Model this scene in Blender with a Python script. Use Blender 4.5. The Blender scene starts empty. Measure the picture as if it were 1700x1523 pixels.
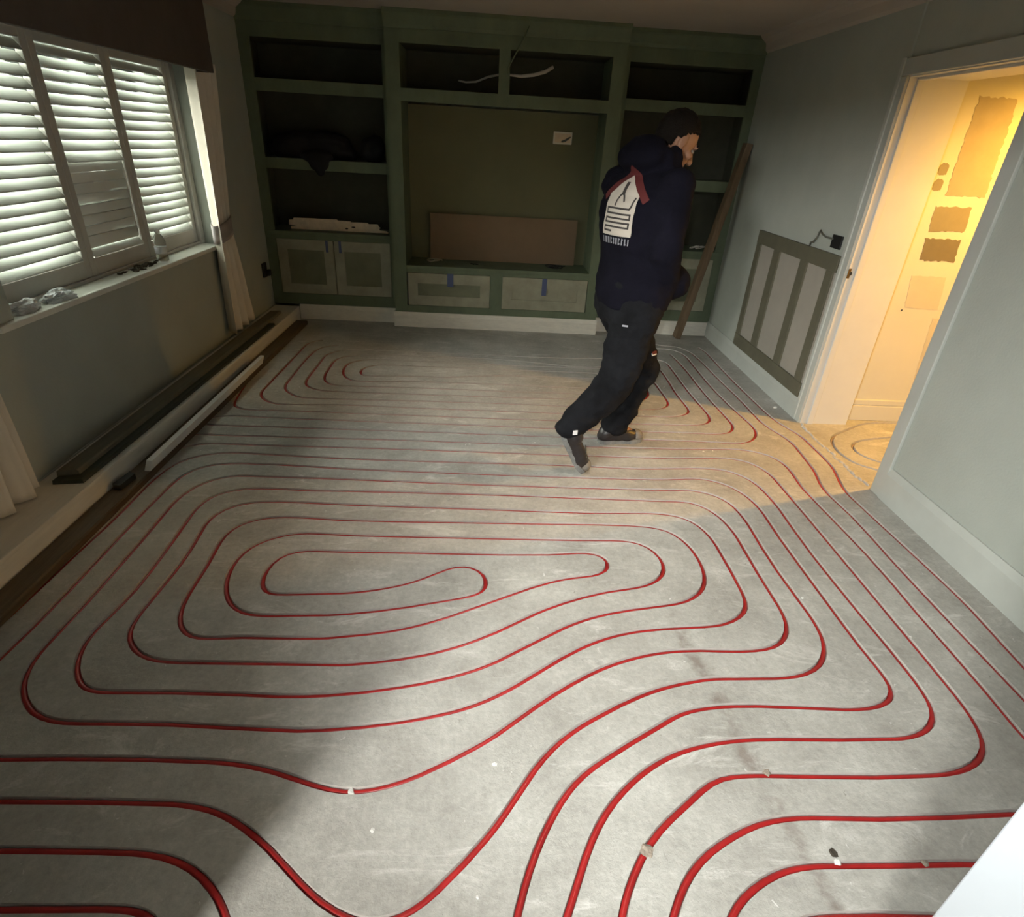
import bpy, bmesh, math, random
from mathutils import Vector, Matrix, noise
from mathutils.geometry import delaunay_2d_cdt
from mathutils.bvhtree import BVHTree

random.seed(4)
SC = bpy.context.scene
COL = SC.collection
R = math.radians

# ------------------------------------------------------------------ camera
cam_data = bpy.data.cameras.new('camera')
cam = bpy.data.objects.new('camera', cam_data)
COL.objects.link(cam)
cam_data.sensor_fit = 'HORIZONTAL'
cam_data.sensor_width = 36.0
cam_data.lens = 965.22 * 36.0 / 1700.0
cam_data.clip_start = 0.03
cr = Vector((0.99825905, -0.02750335, 0.05217704))
cu = Vector((-0.03261256, 0.47971883, 0.87681598))
cf = Vector((0.04914569, 0.87699111, -0.4779867))
cam.matrix_world = Matrix(((cr.x, cu.x, -cf.x, 0), (cr.y, cu.y, -cf.y, 0), (cr.z, cu.z, -cf.z, 1.55), (0, 0, 0, 1)))
SC.camera = cam

# ------------------------------------------------------------------ view, sky, lights
SC.view_settings.view_transform = 'Standard'
SC.view_settings.look = 'None'
SC.view_settings.exposure = 0.0
SC.view_settings.gamma = 1.0
SC.view_settings.use_curve_mapping = False
SC.cycles.use_denoising = True
SC.cycles.max_bounces = 8
SC.cycles.sample_clamp_indirect = 4.0

world = bpy.data.worlds.new('dusk_sky')
SC.world = world
world.use_nodes = True
wn, wl = world.node_tree.nodes, world.node_tree.links
bg = wn['Background']
tc = wn.new('ShaderNodeTexCoord')
sx = wn.new('ShaderNodeSeparateXYZ')
rp = wn.new('ShaderNodeValToRGB')
wl.new(tc.outputs['Generated'], sx.inputs[0])
wl.new(sx.outputs['Z'], rp.inputs[0])
rp.color_ramp.elements[0].position = 0.0
rp.color_ramp.elements[0].color = (0.50, 0.54, 0.46, 1)
rp.color_ramp.elements[1].position = 0.03
rp.color_ramp.elements[1].color = (1.0, 0.99, 0.90, 1)
wl.new(rp.outputs[0], bg.inputs[0])
bg.inputs[1].default_value = 52

def area(name, loc, target, size, power, color, sy=None):
    d = bpy.data.lights.new(name, 'AREA')
    d.size = size
    if sy:
        d.shape = 'RECTANGLE'
        d.size_y = sy
    d.energy = power
    d.color = color
    o = bpy.data.objects.new(name, d)
    COL.objects.link(o)
    o.location = loc
    o.rotation_euler = (Vector(target) - Vector(loc)).to_track_quat('-Z', 'Y').to_euler()
    return o

# ceiling lamp of the neighbouring room, shining in through the doorway the picture is taken from
area('neighbour_room_lamp', (-1.88, -1.75, 2.28), (0.3, 2.4, 0.3), 0.55, 400, (1.0, 0.985, 0.93))
# unseen spot added under the ceiling to brighten the middle of the floor
sd = bpy.data.lights.new('added_floor_spot', 'SPOT')
sd.energy = 80
sd.color = (1.0, 0.91, 0.77)
sd.spot_size = R(92)
sd.spot_blend = 1.0
sd.shadow_soft_size = 0.12
sdo = bpy.data.objects.new('added_floor_spot', sd)
COL.objects.link(sdo)
sdo.location = (0.42, 2.0, 2.345)
# shaded ceiling lamp of the hallway
pl = bpy.data.lights.new('hall_lamp_light', 'SPOT')
pl.energy = 235
pl.color = (1.0, 0.50, 0.07)
pl.spot_size = R(164)
pl.spot_blend = 0.75
pl.shadow_soft_size = 0.03
plo = bpy.data.objects.new('hall_lamp_light', pl)
COL.objects.link(plo)
plo.location = (3.23, 2.96, 2.12)
# hand torch of the photographer, just beside the camera, aimed at the floor ahead
td = bpy.data.lights.new('hand_torch', 'SPOT')
td.energy = 160
td.color = (0.97, 1.0, 0.98)
td.spot_size = R(82)
td.spot_blend = 0.85
td.shadow_soft_size = 0.015
tdo = bpy.data.objects.new('hand_torch', td)
COL.objects.link(tdo)
tdo.location = (-0.04, 0.0, 1.60)
tdo.rotation_euler = (Vector((0.85, 1.9, 0.0)) - tdo.location).to_track_quat('-Z', 'Y').to_euler()
# sky light entering by the window
pt = area('window_sky_portal', (-2.42, 3.53, 1.35), (0, 3.53, 1.35), 1.95, 10, (1, 1, 1), 1.15)
pt.data.cycles.is_portal = True

# ------------------------------------------------------------------ materials
def mat(name, col, rough=0.6, metal=0.0, var=0.0, scale=8.0, bump=0.0, bscale=60.0, stretch=None, col2=None, spec=0.5, alpha=None):
    m = bpy.data.materials.new(name)
    m.use_nodes = True
    n, l = m.node_tree.nodes, m.node_tree.links
    b = n['Principled BSDF']
    b.inputs['Roughness'].default_value = rough
    b.inputs['Metallic'].default_value = metal
    b.inputs['Specular IOR Level'].default_value = spec
    t = n.new('ShaderNodeTexCoord')
    src = t.outputs['Object']
    if stretch:
        mp = n.new('ShaderNodeMapping')
        mp.inputs['Scale'].default_value = stretch
        l.new(src, mp.inputs[0])
        src = mp.outputs[0]
    if var or col2:
        nz = n.new('ShaderNodeTexNoise')
        nz.inputs['Scale'].default_value = scale
        nz.inputs['Detail'].default_value = 6
        nz.inputs['Roughness'].default_value = 0.65
        l.new(src, nz.inputs['Vector'])
        r = n.new('ShaderNodeValToRGB')
        a = col
        c = col2 if col2 else tuple(min(1, x * (1 + var)) for x in col)
        if not col2:
            a = tuple(x * (1 - var) for x in col)
        r.color_ramp.elements[0].position = 0.32
        r.color_ramp.elements[0].color = (*a, 1)
        r.color_ramp.elements[1].position = 0.68
        r.color_ramp.elements[1].color = (*c, 1)
        l.new(nz.outputs['Fac'], r.inputs[0])
        l.new(r.outputs[0], b.inputs['Base Color'])
    else:
        b.inputs['Base Color'].default_value = (*col, 1)
    if bump:
        nb = n.new('ShaderNodeTexNoise')
        nb.inputs['Scale'].default_value = bscale
        nb.inputs['Detail'].default_value = 5
        l.new(src, nb.inputs['Vector'])
        bp = n.new('ShaderNodeBump')
        bp.inputs['Strength'].default_value = bump
        bp.inputs['Distance'].default_value = 0.01
        l.new(nb.outputs['Fac'], bp.inputs['Height'])
        l.new(bp.outputs[0], b.inputs['Normal'])
    return m

M = {}
M['wall'] = mat('sage_grey_wall_paint', (0.40, 0.425, 0.385), 0.75, var=0.05, scale=3, bump=0.12, bscale=90)
M['wall_trim'] = mat('sage_grey_satin_paint', (0.47, 0.49, 0.455), 0.45, var=0.05, scale=5, bump=0.05)
M['lining'] = mat('white_lining_paint', (0.62, 0.62, 0.59), 0.4, var=0.03, scale=4)
M['white_wood'] = mat('white_gloss_paint', (0.42, 0.45, 0.48), 0.35, var=0.02, scale=6)
M['skirting'] = mat('primed_skirting', (0.78, 0.745, 0.66), 0.55, var=0.07, scale=14, bump=0.08, stretch=(1, 1, 4))
M['ceiling'] = mat('ceiling_paint', (0.46, 0.41, 0.36), 0.85, var=0.04, scale=2)
M['hall_wall'] = mat('hall_wall_paint', (0.56, 0.54, 0.46), 0.7, var=0.03, scale=3, bump=0.05)
M['patch_a'] = mat('taupe_test_paint', (0.34, 0.29, 0.21), 0.7, var=0.05, scale=12)
M['patch_b'] = mat('olive_test_paint', (0.23, 0.20, 0.13), 0.7, var=0.06, scale=12)
M['patch_c'] = mat('dark_olive_test_paint', (0.155, 0.13, 0.085), 0.7, var=0.06, scale=12)
M['patch_d'] = mat('cream_test_paint', (0.49, 0.455, 0.365), 0.7, var=0.03, scale=12)
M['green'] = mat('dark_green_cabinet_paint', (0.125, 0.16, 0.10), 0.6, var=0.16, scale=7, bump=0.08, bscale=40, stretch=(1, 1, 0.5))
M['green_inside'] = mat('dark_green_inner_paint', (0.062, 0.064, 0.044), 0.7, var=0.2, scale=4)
M['green_tv'] = mat('olive_green_back_paint', (0.165, 0.162, 0.088), 0.7, var=0.06, scale=3)
M['primer'] = mat('sanded_primer', (0.32, 0.315, 0.235), 0.65, var=0.16, scale=6, bump=0.05)
M['primer_dark'] = mat('sanded_primer_dark', (0.17, 0.18, 0.12), 0.65, var=0.18, scale=5)
M['brown_board'] = mat('brown_hardboard', (0.235, 0.16, 0.098), 0.75, var=0.07, scale=4)
M['tape'] = mat('blue_masking_tape', (0.075, 0.10, 0.21), 0.6)
M['slat'] = mat('white_shutter_paint', (0.78, 0.80, 0.76), 0.4)
M['shutter'] = mat('shutter_frame_paint', (0.52, 0.50, 0.46), 0.5, var=0.05, scale=6)
M['sill'] = mat('window_sill_paint', (0.72, 0.72, 0.66), 0.45, var=0.06, scale=9)
M['upvc'] = mat('window_plastic', (0.75, 0.76, 0.76), 0.35)
M['pelmet'] = mat('brown_pelmet_fabric', (0.085, 0.068, 0.057), 0.9, var=0.12, scale=5, bump=0.1, bscale=300)
M['curtain'] = mat('beige_curtain_fabric', (0.76, 0.70, 0.60), 0.9, var=0.05, scale=6, bump=0.12, bscale=260)
M['tieback'] = mat('grey_tieback_fabric', (0.34, 0.31, 0.30), 0.85, var=0.08, scale=20, bump=0.1, bscale=300)
M['box_white'] = mat('worn_white_boxing', (0.70, 0.68, 0.62), 0.5, var=0.08, scale=5, bump=0.06, stretch=(6, 0.6, 6))
M['batten'] = mat('dark_stained_timber', (0.085, 0.055, 0.028), 0.6, var=0.35, scale=6, bump=0.12, bscale=30, stretch=(12, 0.7, 12))
M['grey_board'] = mat('grey_brown_board', (0.13, 0.12, 0.09), 0.55, var=0.2, scale=5, stretch=(6, 0.5, 6))
M['dark_board'] = mat('dark_green_black_board', (0.035, 0.04, 0.03), 0.45, var=0.25, scale=5, stretch=(6, 0.5, 6))
M['trim_white'] = mat('white_plastic_trim', (0.88, 0.89, 0.88), 0.25)
M['plank'] = mat('rough_brown_timber', (0.15, 0.10, 0.058), 0.75, var=0.3, scale=5, bump=0.1, bscale=40, stretch=(10, 10, 0.8))
M['pipe'] = mat('red_plastic_pipe', (0.33, 0.016, 0.016), 0.32, var=0.22, scale=9)
M['pipe_dusty'] = mat('dust_covered_pipe', (0.30, 0.22, 0.16), 0.8, var=0.2, scale=20)
M['groove'] = mat('cut_screed_groove', (0.46, 0.445, 0.41), 0.9, var=0.1, scale=40, bump=0.2, bscale=150)
M['black'] = mat('black_plastic', (0.012, 0.012, 0.012), 0.5)
M['black_cloth'] = mat('black_cloth', (0.010, 0.010, 0.013), 0.9, bump=0.15, bscale=70)
M['switch'] = mat('white_socket_plastic', (0.86, 0.82, 0.72), 0.4)
M['cable_white'] = mat('white_cable_sheath', (0.62, 0.58, 0.53), 0.5)
M['torn_white'] = mat('torn_plasterboard', (0.84, 0.70, 0.53), 0.85, var=0.12, scale=18, bump=0.2)
M['wire'] = mat('grey_wire', (0.10, 0.10, 0.08), 0.6)
M['copper'] = mat('cable_scrap', (0.45, 0.40, 0.28), 0.5)
M['crumb'] = mat('screed_crumb', (0.30, 0.25, 0.20), 0.95, var=0.2, scale=60, bump=0.4, bscale=120)
M['crumb_white'] = mat('plaster_crumb', (0.75, 0.74, 0.70), 0.95, var=0.08, scale=60, bump=0.4, bscale=120)
M['dirt'] = mat('dark_dirt', (0.05, 0.04, 0.028), 0.95, var=0.3, scale=50, bump=0.4, bscale=90)
M['panel_dark'] = mat('olive_panel_paint', (0.115, 0.108, 0.074), 0.65, var=0.12, scale=6)
M['panel_light'] = mat('taupe_panel_board', (0.33, 0.305, 0.265), 0.7, var=0.06, scale=4)
M['skin'] = mat('skin', (0.34, 0.17, 0.10), 0.5, var=0.06, scale=30)
M['hair'] = mat('dark_brown_hair', (0.010, 0.007, 0.005), 0.7, bump=0.6, bscale=220, spec=0.15)
M['hoodie'] = mat('navy_black_hoodie', (0.0065, 0.0062, 0.0115), 0.95, var=0.25, scale=8, bump=0.25, bscale=120, spec=0.1)
M['trousers'] = mat('black_work_trousers', (0.0085, 0.009, 0.011), 0.9, var=0.55, scale=6, bump=0.25, bscale=120, spec=0.15)
M['boot'] = mat('dark_boot_leather', (0.022, 0.019, 0.020), 0.4, var=0.35, scale=12, bump=0.1)
M['boot_sole'] = mat('dusty_boot_sole', (0.22, 0.22, 0.21), 0.85, var=0.25, scale=30, bump=0.3, bscale=80)
M['boot_toe'] = mat('scuffed_toe_cap', (0.22, 0.20, 0.175), 0.6, var=0.2, scale=30)
M['print_white'] = mat('white_garment_print', (0.62, 0.56, 0.49), 0.8)
M['print_red'] = mat('red_garment_print', (0.11, 0.014, 0.014), 0.8)
M['print_dark'] = mat('dark_garment_print', (0.05, 0.042, 0.04), 0.8)
M['print_grey'] = mat('grey_garment_print', (0.30, 0.30, 0.34), 0.8)
M['reflective'] = mat('reflective_white_strip', (0.9, 0.9, 0.92), 0.4)
M['eye'] = mat('eye_white', (0.22, 0.20, 0.18), 0.3)
M['brass'] = mat('worn_brass', (0.12, 0.08, 0.03), 0.4, metal=0.6)

def glass_mat(name, col=(0.95, 0.97, 0.96), rough=0.02, ior=1.45):
    m = bpy.data.materials.new(name)
    m.use_nodes = True
    b = m.node_tree.nodes['Principled BSDF']
    b.inputs['Base Color'].default_value = (*col, 1)
    b.inputs['Transmission Weight'].default_value = 1.0
    b.inputs['Roughness'].default_value = rough
    b.inputs['IOR'].default_value = ior
    return m
M['glass'] = glass_mat('window_glass', ior=1.0)
M['bottle'] = glass_mat('clear_bottle_plastic', (0.90, 0.95, 0.95), 0.08, 1.25)
m = mat('translucent_plastic_film', (0.80, 0.83, 0.85), 0.25)
m.node_tree.nodes['Principled BSDF'].inputs['Transmission Weight'].default_value = 0.35
M['film'] = m
m = mat('lamp_glow', (1, 0.7, 0.3), 0.4)
b = m.node_tree.nodes['Principled BSDF']
b.inputs['Emission Color'].default_value = (1, 0.56, 0.13, 1)
b.inputs['Emission Strength'].default_value = 12
M['glow'] = m

def screed():
    m = bpy.data.materials.new('grey_screed')
    m.use_nodes = True
    n, l = m.node_tree.nodes, m.node_tree.links
    b = n['Principled BSDF']
    t = n.new('ShaderNodeTexCoord')
    def nz(scale, det, rough=0.6, vec=None, dist=0.0):
        x = n.new('ShaderNodeTexNoise')
        x.inputs['Scale'].default_value = scale
        x.inputs['Detail'].default_value = det
        x.inputs['Roughness'].default_value = rough
        x.inputs['Distortion'].default_value = dist
        l.new(vec if vec else t.outputs['Object'], x.inputs['Vector'])
        return x.outputs['Fac']
    def ramp(src, p0, c0, p1, c1):
        r = n.new('ShaderNodeValToRGB')
        r.color_ramp.elements[0].position, r.color_ramp.elements[1].position = p0, p1
        r.color_ramp.elements[0].color, r.color_ramp.elements[1].color = (*c0, 1), (*c1, 1)
        l.new(src, r.inputs[0])
        return r.outputs[0]
    def mix(fac, a, c):
        x = n.new('ShaderNodeMix')
        x.data_type = 'RGBA'
        l.new(fac, x.inputs[0])
        if isinstance(a, tuple):
            x.inputs[6].default_value = (*a, 1)
        else:
            l.new(a, x.inputs[6])
        if isinstance(c, tuple):
            x.inputs[7].default_value = (*c, 1)
        else:
            l.new(c, x.inputs[7])
        return x.outputs[2]
    W, K = (1, 1, 1), (0, 0, 0)
    base = ramp(nz(3.2, 8, 0.68), 0.34, (0.345, 0.332, 0.30), 0.68, (0.515, 0.505, 0.465))
    fine = ramp(nz(46, 6, 0.75), 0.36, (0.66,) * 3, 0.66, (1.18,) * 3)
    mul = n.new('ShaderNodeMix')
    mul.data_type = 'RGBA'
    mul.blend_type = 'MULTIPLY'
    mul.inputs[0].default_value = 0.45
    l.new(base, mul.inputs[6])
    l.new(fine, mul.inputs[7])
    c = mul.outputs[2]
    mp = n.new('ShaderNodeMapping')
    mp.inputs['Scale'].default_value = (0.55, 1.6, 1)
    mp.inputs['Rotation'].default_value = (0, 0, 0.35)
    l.new(t.outputs['Object'], mp.inputs[0])
    dust = ramp(nz(5.5, 8, 0.78, mp.outputs[0], 1.0), 0.55, K, 0.70, W)
    c = mix(dust, c, (0.63, 0.615, 0.58))
    fleck = ramp(nz(26, 4, 0.6, None, 1.2), 0.69, K, 0.74, W)
    c = mix(fleck, c, (0.66, 0.65, 0.62))
    spots = ramp(nz(15, 4, 0.8), 0.26, W, 0.34, K)
    c = mix(spots, c, (0.24, 0.225, 0.20))
    # dragged dark smear running towards the camera, right of the middle
    sp = n.new('ShaderNodeSeparateXYZ')
    l.new(t.outputs['Object'], sp.inputs[0])
    wob = n.new('ShaderNodeMath'); wob.operation = 'MULTIPLY_ADD'
    l.new(nz(5, 4), wob.inputs[0]); wob.inputs[1].default_value = 0.16; l.new(sp.outputs['X'], wob.inputs[2])
    lin = n.new('ShaderNodeMath'); lin.operation = 'MULTIPLY_ADD'
    l.new(sp.outputs['Y'], lin.inputs[0]); lin.inputs[1].default_value = 0.12; l.new(wob.outputs[0], lin.inputs[2])
    ds = n.new('ShaderNodeMath'); ds.operation = 'SUBTRACT'
    l.new(lin.outputs[0], ds.inputs[0]); ds.inputs[1].default_value = 1.02
    ab = n.new('ShaderNodeMath'); ab.operation = 'ABSOLUTE'; l.new(ds.outputs[0], ab.inputs[0])
    sm = ramp(ab.outputs[0], 0.008, W, 0.034, K)
    cut = ramp(sp.outputs['Y'], 0.0, W, 1.0, W)
    lim = n.new('ShaderNodeMapRange')
    lim.inputs[1].default_value, lim.inputs[2].default_value = 1.55, 1.72
    lim.inputs[3].default_value, lim.inputs[4].default_value = 1, 0
    l.new(sp.outputs['Y'], lim.inputs[0])
    brk = ramp(nz(9, 4, 0.7), 0.42, K, 0.62, W)
    f1 = n.new('ShaderNodeMath'); f1.operation = 'MULTIPLY'; l.new(sm, f1.inputs[0]); l.new(lim.outputs[0], f1.inputs[1])
    f2 = n.new('ShaderNodeMath'); f2.operation = 'MULTIPLY'; l.new(f1.outputs[0], f2.inputs[0]); l.new(brk, f2.inputs[1])
    f3 = n.new('ShaderNodeMath'); f3.operation = 'MULTIPLY'; l.new(f2.outputs[0], f3.inputs[0]); f3.inputs[1].default_value = 0.75
    c = mix(f3.outputs[0], c, (0.20, 0.165, 0.14))
    l.new(c, b.inputs['Base Color'])
    b.inputs['Roughness'].default_value = 0.62
    b.inputs['Specular IOR Level'].default_value = 0.4
    bp = n.new('ShaderNodeBump')
    bp.inputs['Strength'].default_value = 0.35
    bp.inputs['Distance'].default_value = 0.01
    l.new(nz(70, 6, 0.7), bp.inputs['Height'])
    l.new(bp.outputs[0], b.inputs['Normal'])
    return m
M['screed'] = screed()

# ------------------------------------------------------------------ mesh helpers
def tag(o, label=None, cat=None, group=None, kind=None):
    if label: o['label'] = label
    if cat: o['category'] = cat
    if group: o['group'] = group
    if kind: o['kind'] = kind
    return o

def empty(name, loc=(0, 0, 0), rz=0.0):
    o = bpy.data.objects.new(name, None)
    COL.objects.link(o)
    o.empty_display_size = 0.1
    o.location = loc
    o.rotation_euler = (0, 0, rz)
    return o

def thing(name, label, cat, loc=(0, 0, 0), rz=0.0, group=None):
    return tag(empty(name, loc, rz), label, cat, group)

class MB:
    def __init__(s):
        s.bm = bmesh.new()
    def box(s, x0, x1, y0, y1, z0, z1):
        v = [s.bm.verts.new((x, y, z)) for x in (x0, x1) for y in (y0, y1) for z in (z0, z1)]
        for f in ((0, 1, 3, 2), (4, 6, 7, 5), (0, 4, 5, 1), (2, 3, 7, 6), (0, 2, 6, 4), (1, 5, 7, 3)):
            s.bm.faces.new([v[i] for i in f])
        return s
    def obox(s, c, ax, ay, az):
        c, ax, ay, az = map(Vector, (c, ax, ay, az))
        v = [s.bm.verts.new(c + ax * i + ay * j + az * k) for i in (-1, 1) for j in (-1, 1) for k in (-1, 1)]
        for f in ((0, 1, 3, 2), (4, 6, 7, 5), (0, 4, 5, 1), (2, 3, 7, 6), (0, 2, 6, 4), (1, 5, 7, 3)):
            s.bm.faces.new([v[i] for i in f])
        return s
    def prism(s, pts, vec):
        vec = Vector(vec)
        a = [s.bm.verts.new(p) for p in pts]
        b = [s.bm.verts.new(Vector(p) + vec) for p in pts]
        n = len(pts)
        s.bm.faces.new(a)
        s.bm.faces.new(b[::-1])
        for i in range(n):
            s.bm.faces.new([a[i], b[i], b[(i + 1) % n], a[(i + 1) % n]])
        return s
    def tube(s, path, rad, n=8, up=None, caps=True, closed=False):
        path = [Vector(p) for p in path]
        k = len(path)
        rads = rad if isinstance(rad, (list, tuple)) else [rad] * k
        rings = []
        last = None
        for i, p in enumerate(path):
            d = (path[min(i + 1, k - 1)] - path[max(i - 1, 0)]).normalized()
            u = Vector(up) if up else (last if last else (Vector((0, 0, 1)) if abs(d.z) < 0.9 else Vector((1, 0, 0))))
            u = (u - d * u.dot(d)).normalized()
            last = u
            w = d.cross(u)
            rings.append([s.bm.verts.new(p + (u * math.cos(2 * math.pi * j / n) + w * math.sin(2 * math.pi * j / n)) * rads[i]) for j in range(n)])
        for a, b in zip(rings, rings[1:]):
            for j in range(n):
                s.bm.faces.new([a[j], a[(j + 1) % n], b[(j + 1) % n], b[j]])
        if caps:
            s.bm.faces.new(rings[0][::-1])
            s.bm.faces.new(rings[-1])
        return s
    def loft(s, rings):
        # rings: list of (centre, axis a, axis b) ellipses
        vs = []
        n = 20
        for c, a, b in rings:
            c, a, b = Vector(c), Vector(a), Vector(b)
            vs.append([s.bm.verts.new(c + a * math.cos(2 * math.pi * j / n) + b * math.sin(2 * math.pi * j / n)) for j in range(n)])
        for p, q in zip(vs, vs[1:]):
            for j in range(n):
                s.bm.faces.new([p[j], p[(j + 1) % n], q[(j + 1) % n], q[j]])
        s.bm.faces.new(vs[0][::-1])
        s.bm.faces.new(vs[-1])
        return s
    def ellipsoid(s, c, ax, ay, az, seg=20, rg=12):
        mt = Matrix((Vector(ax), Vector(ay), Vector(az))).transposed().to_4x4()
        mt.translation = Vector(c)
        bmesh.ops.create_uvsphere(s.bm, u_segments=seg, v_segments=rg, radius=1.0, matrix=mt)
        return s
    def capsule(s, a, b, ra, rb, n=14):
        a, b = Vector(a), Vector(b)
        d = (b - a).normalized()
        pts, rr = [], []
        for i in range(5):
            t = i / 4 * math.pi / 2
            pts.append(a - d * ra * math.cos(t) * 0.999); rr.append(max(ra * math.sin(t), 1e-4))
        for i in range(1, 5):
            pts.append(a.lerp(b, i / 5)); rr.append(ra + (rb - ra) * i / 5)
        for i in range(5):
            t = i / 4 * math.pi / 2
            pts.append(b + d * rb * math.sin(t) * 0.999); rr.append(max(rb * math.cos(t), 1e-4))
        return s.tube(pts, rr, n)
    def lathe(s, prof, c=(0, 0, 0), n=24):
        c = Vector(c)
        rings = []
        for r_, z in prof:
            rings.append([s.bm.verts.new(c + Vector((r_ * math.cos(2 * math.pi * j / n), r_ * math.sin(2 * math.pi * j / n), z))) for j in range(n)])
        for a, b in zip(rings, rings[1:]):
            for j in range(n):
                s.bm.faces.new([a[j], a[(j + 1) % n], b[(j + 1) % n], b[j]])
        s.bm.faces.new(rings[0][::-1])
        s.bm.faces.new(rings[-1])
        return s
    def build(s, name, m, parent=None, smooth=False, bevel=0.0, loc=None, recalc=True):
        if recalc:
            bmesh.ops.recalc_face_normals(s.bm, faces=s.bm.faces)
        me = bpy.data.meshes.new(name)
        s.bm.to_mesh(me)
        s.bm.free()
        if isinstance(m, str):
            m = M[m]
        me.materials.append(m)
        if smooth:
            me.polygons.foreach_set('use_smooth', [True] * len(me.polygons))
        o = bpy.data.objects.new(name, me)
        COL.objects.link(o)
        if parent:
            o.parent = parent
        if loc:
            o.location = loc
        if bevel:
            bv = o.modifiers.new('bevel', 'BEVEL')
            bv.width = bevel
            bv.segments = 2
            bv.limit_method = 'ANGLE'
            bv.angle_limit = R(40)
        return o

def boxes(*bs):
    m_ = MB()
    for b_ in bs:
        m_.box(*b_)
    return m_

def structure(o):
    o['kind'] = 'structure'
    return o

def remeshed(mb, voxel, smooth_iter=6, fold=0.0, fscale=9.0, fn=None):
    # union of the collected closed shapes as one continuous skin
    bmesh.ops.recalc_face_normals(mb.bm, faces=mb.bm.faces)
    me = bpy.data.meshes.new('tmp')
    mb.bm.to_mesh(me)
    mb.bm.free()
    o = bpy.data.objects.new('tmp', me)
    COL.objects.link(o)
    rm = o.modifiers.new('r', 'REMESH')
    rm.mode = 'VOXEL'
    rm.voxel_size = voxel
    if smooth_iter:
        sm = o.modifiers.new('s', 'SMOOTH')
        sm.factor = 0.5
        sm.iterations = smooth_iter
    dg = bpy.context.evaluated_depsgraph_get()
    dg.update()
    res = bpy.data.meshes.new_from_object(o.evaluated_get(dg))
    bpy.data.objects.remove(o)
    bpy.data.meshes.remove(me)
    bm = bmesh.new()
    bm.from_mesh(res)
    bpy.data.meshes.remove(res)
    if fold:
        bm.normal_update()
        for v in bm.verts:
            p = v.co
            q = Vector((p.x * fscale, p.y * fscale, p.z * fscale * 1.7))
            d = noise.noise(q) * 0.7 + noise.noise(q * 2.3 + Vector((7, 1, 3))) * 0.35
            v.co = p + v.normal * d * fold
        bm.normal_update()
    if fn:
        for v in bm.verts:
            fn(v)
    out = MB()
    out.bm.free()
    out.bm = bm
    return out

def thin_glass():
    m = bpy.data.materials.new('thin_window_glass')
    m.use_nodes = True
    n, l = m.node_tree.nodes, m.node_tree.links
    n.remove(n['Principled BSDF'])
    tr = n.new('ShaderNodeBsdfTransparent')
    tr.inputs[0].default_value = (0.93, 0.95, 0.94, 1)
    gl = n.new('ShaderNodeBsdfGlossy')
    gl.inputs['Roughness'].default_value = 0.03
    mx = n.new('ShaderNodeMixShader')
    fr = n.new('ShaderNodeFresnel')
    l.new(fr.outputs[0], mx.inputs[0])
    l.new(tr.outputs[0], mx.inputs[1])
    l.new(gl.outputs[0], mx.inputs[2])
    l.new(mx.outputs[0], n['Material Output'].inputs[0])
    return m
M['glass'] = thin_glass()

# ------------------------------------------------------------------ room data (metres)
XL, XR = -1.97, 2.11          # left and right wall faces
YB = 5.46                     # alcove fronts
YC = 5.345                    # front of the projecting middle unit
HC = 2.36                     # ceiling
YN = 0.41                     # inner face of the near wall
DY0, DY1, DH = 2.632, 3.47, 1.945   # doorway in the right wall

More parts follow.
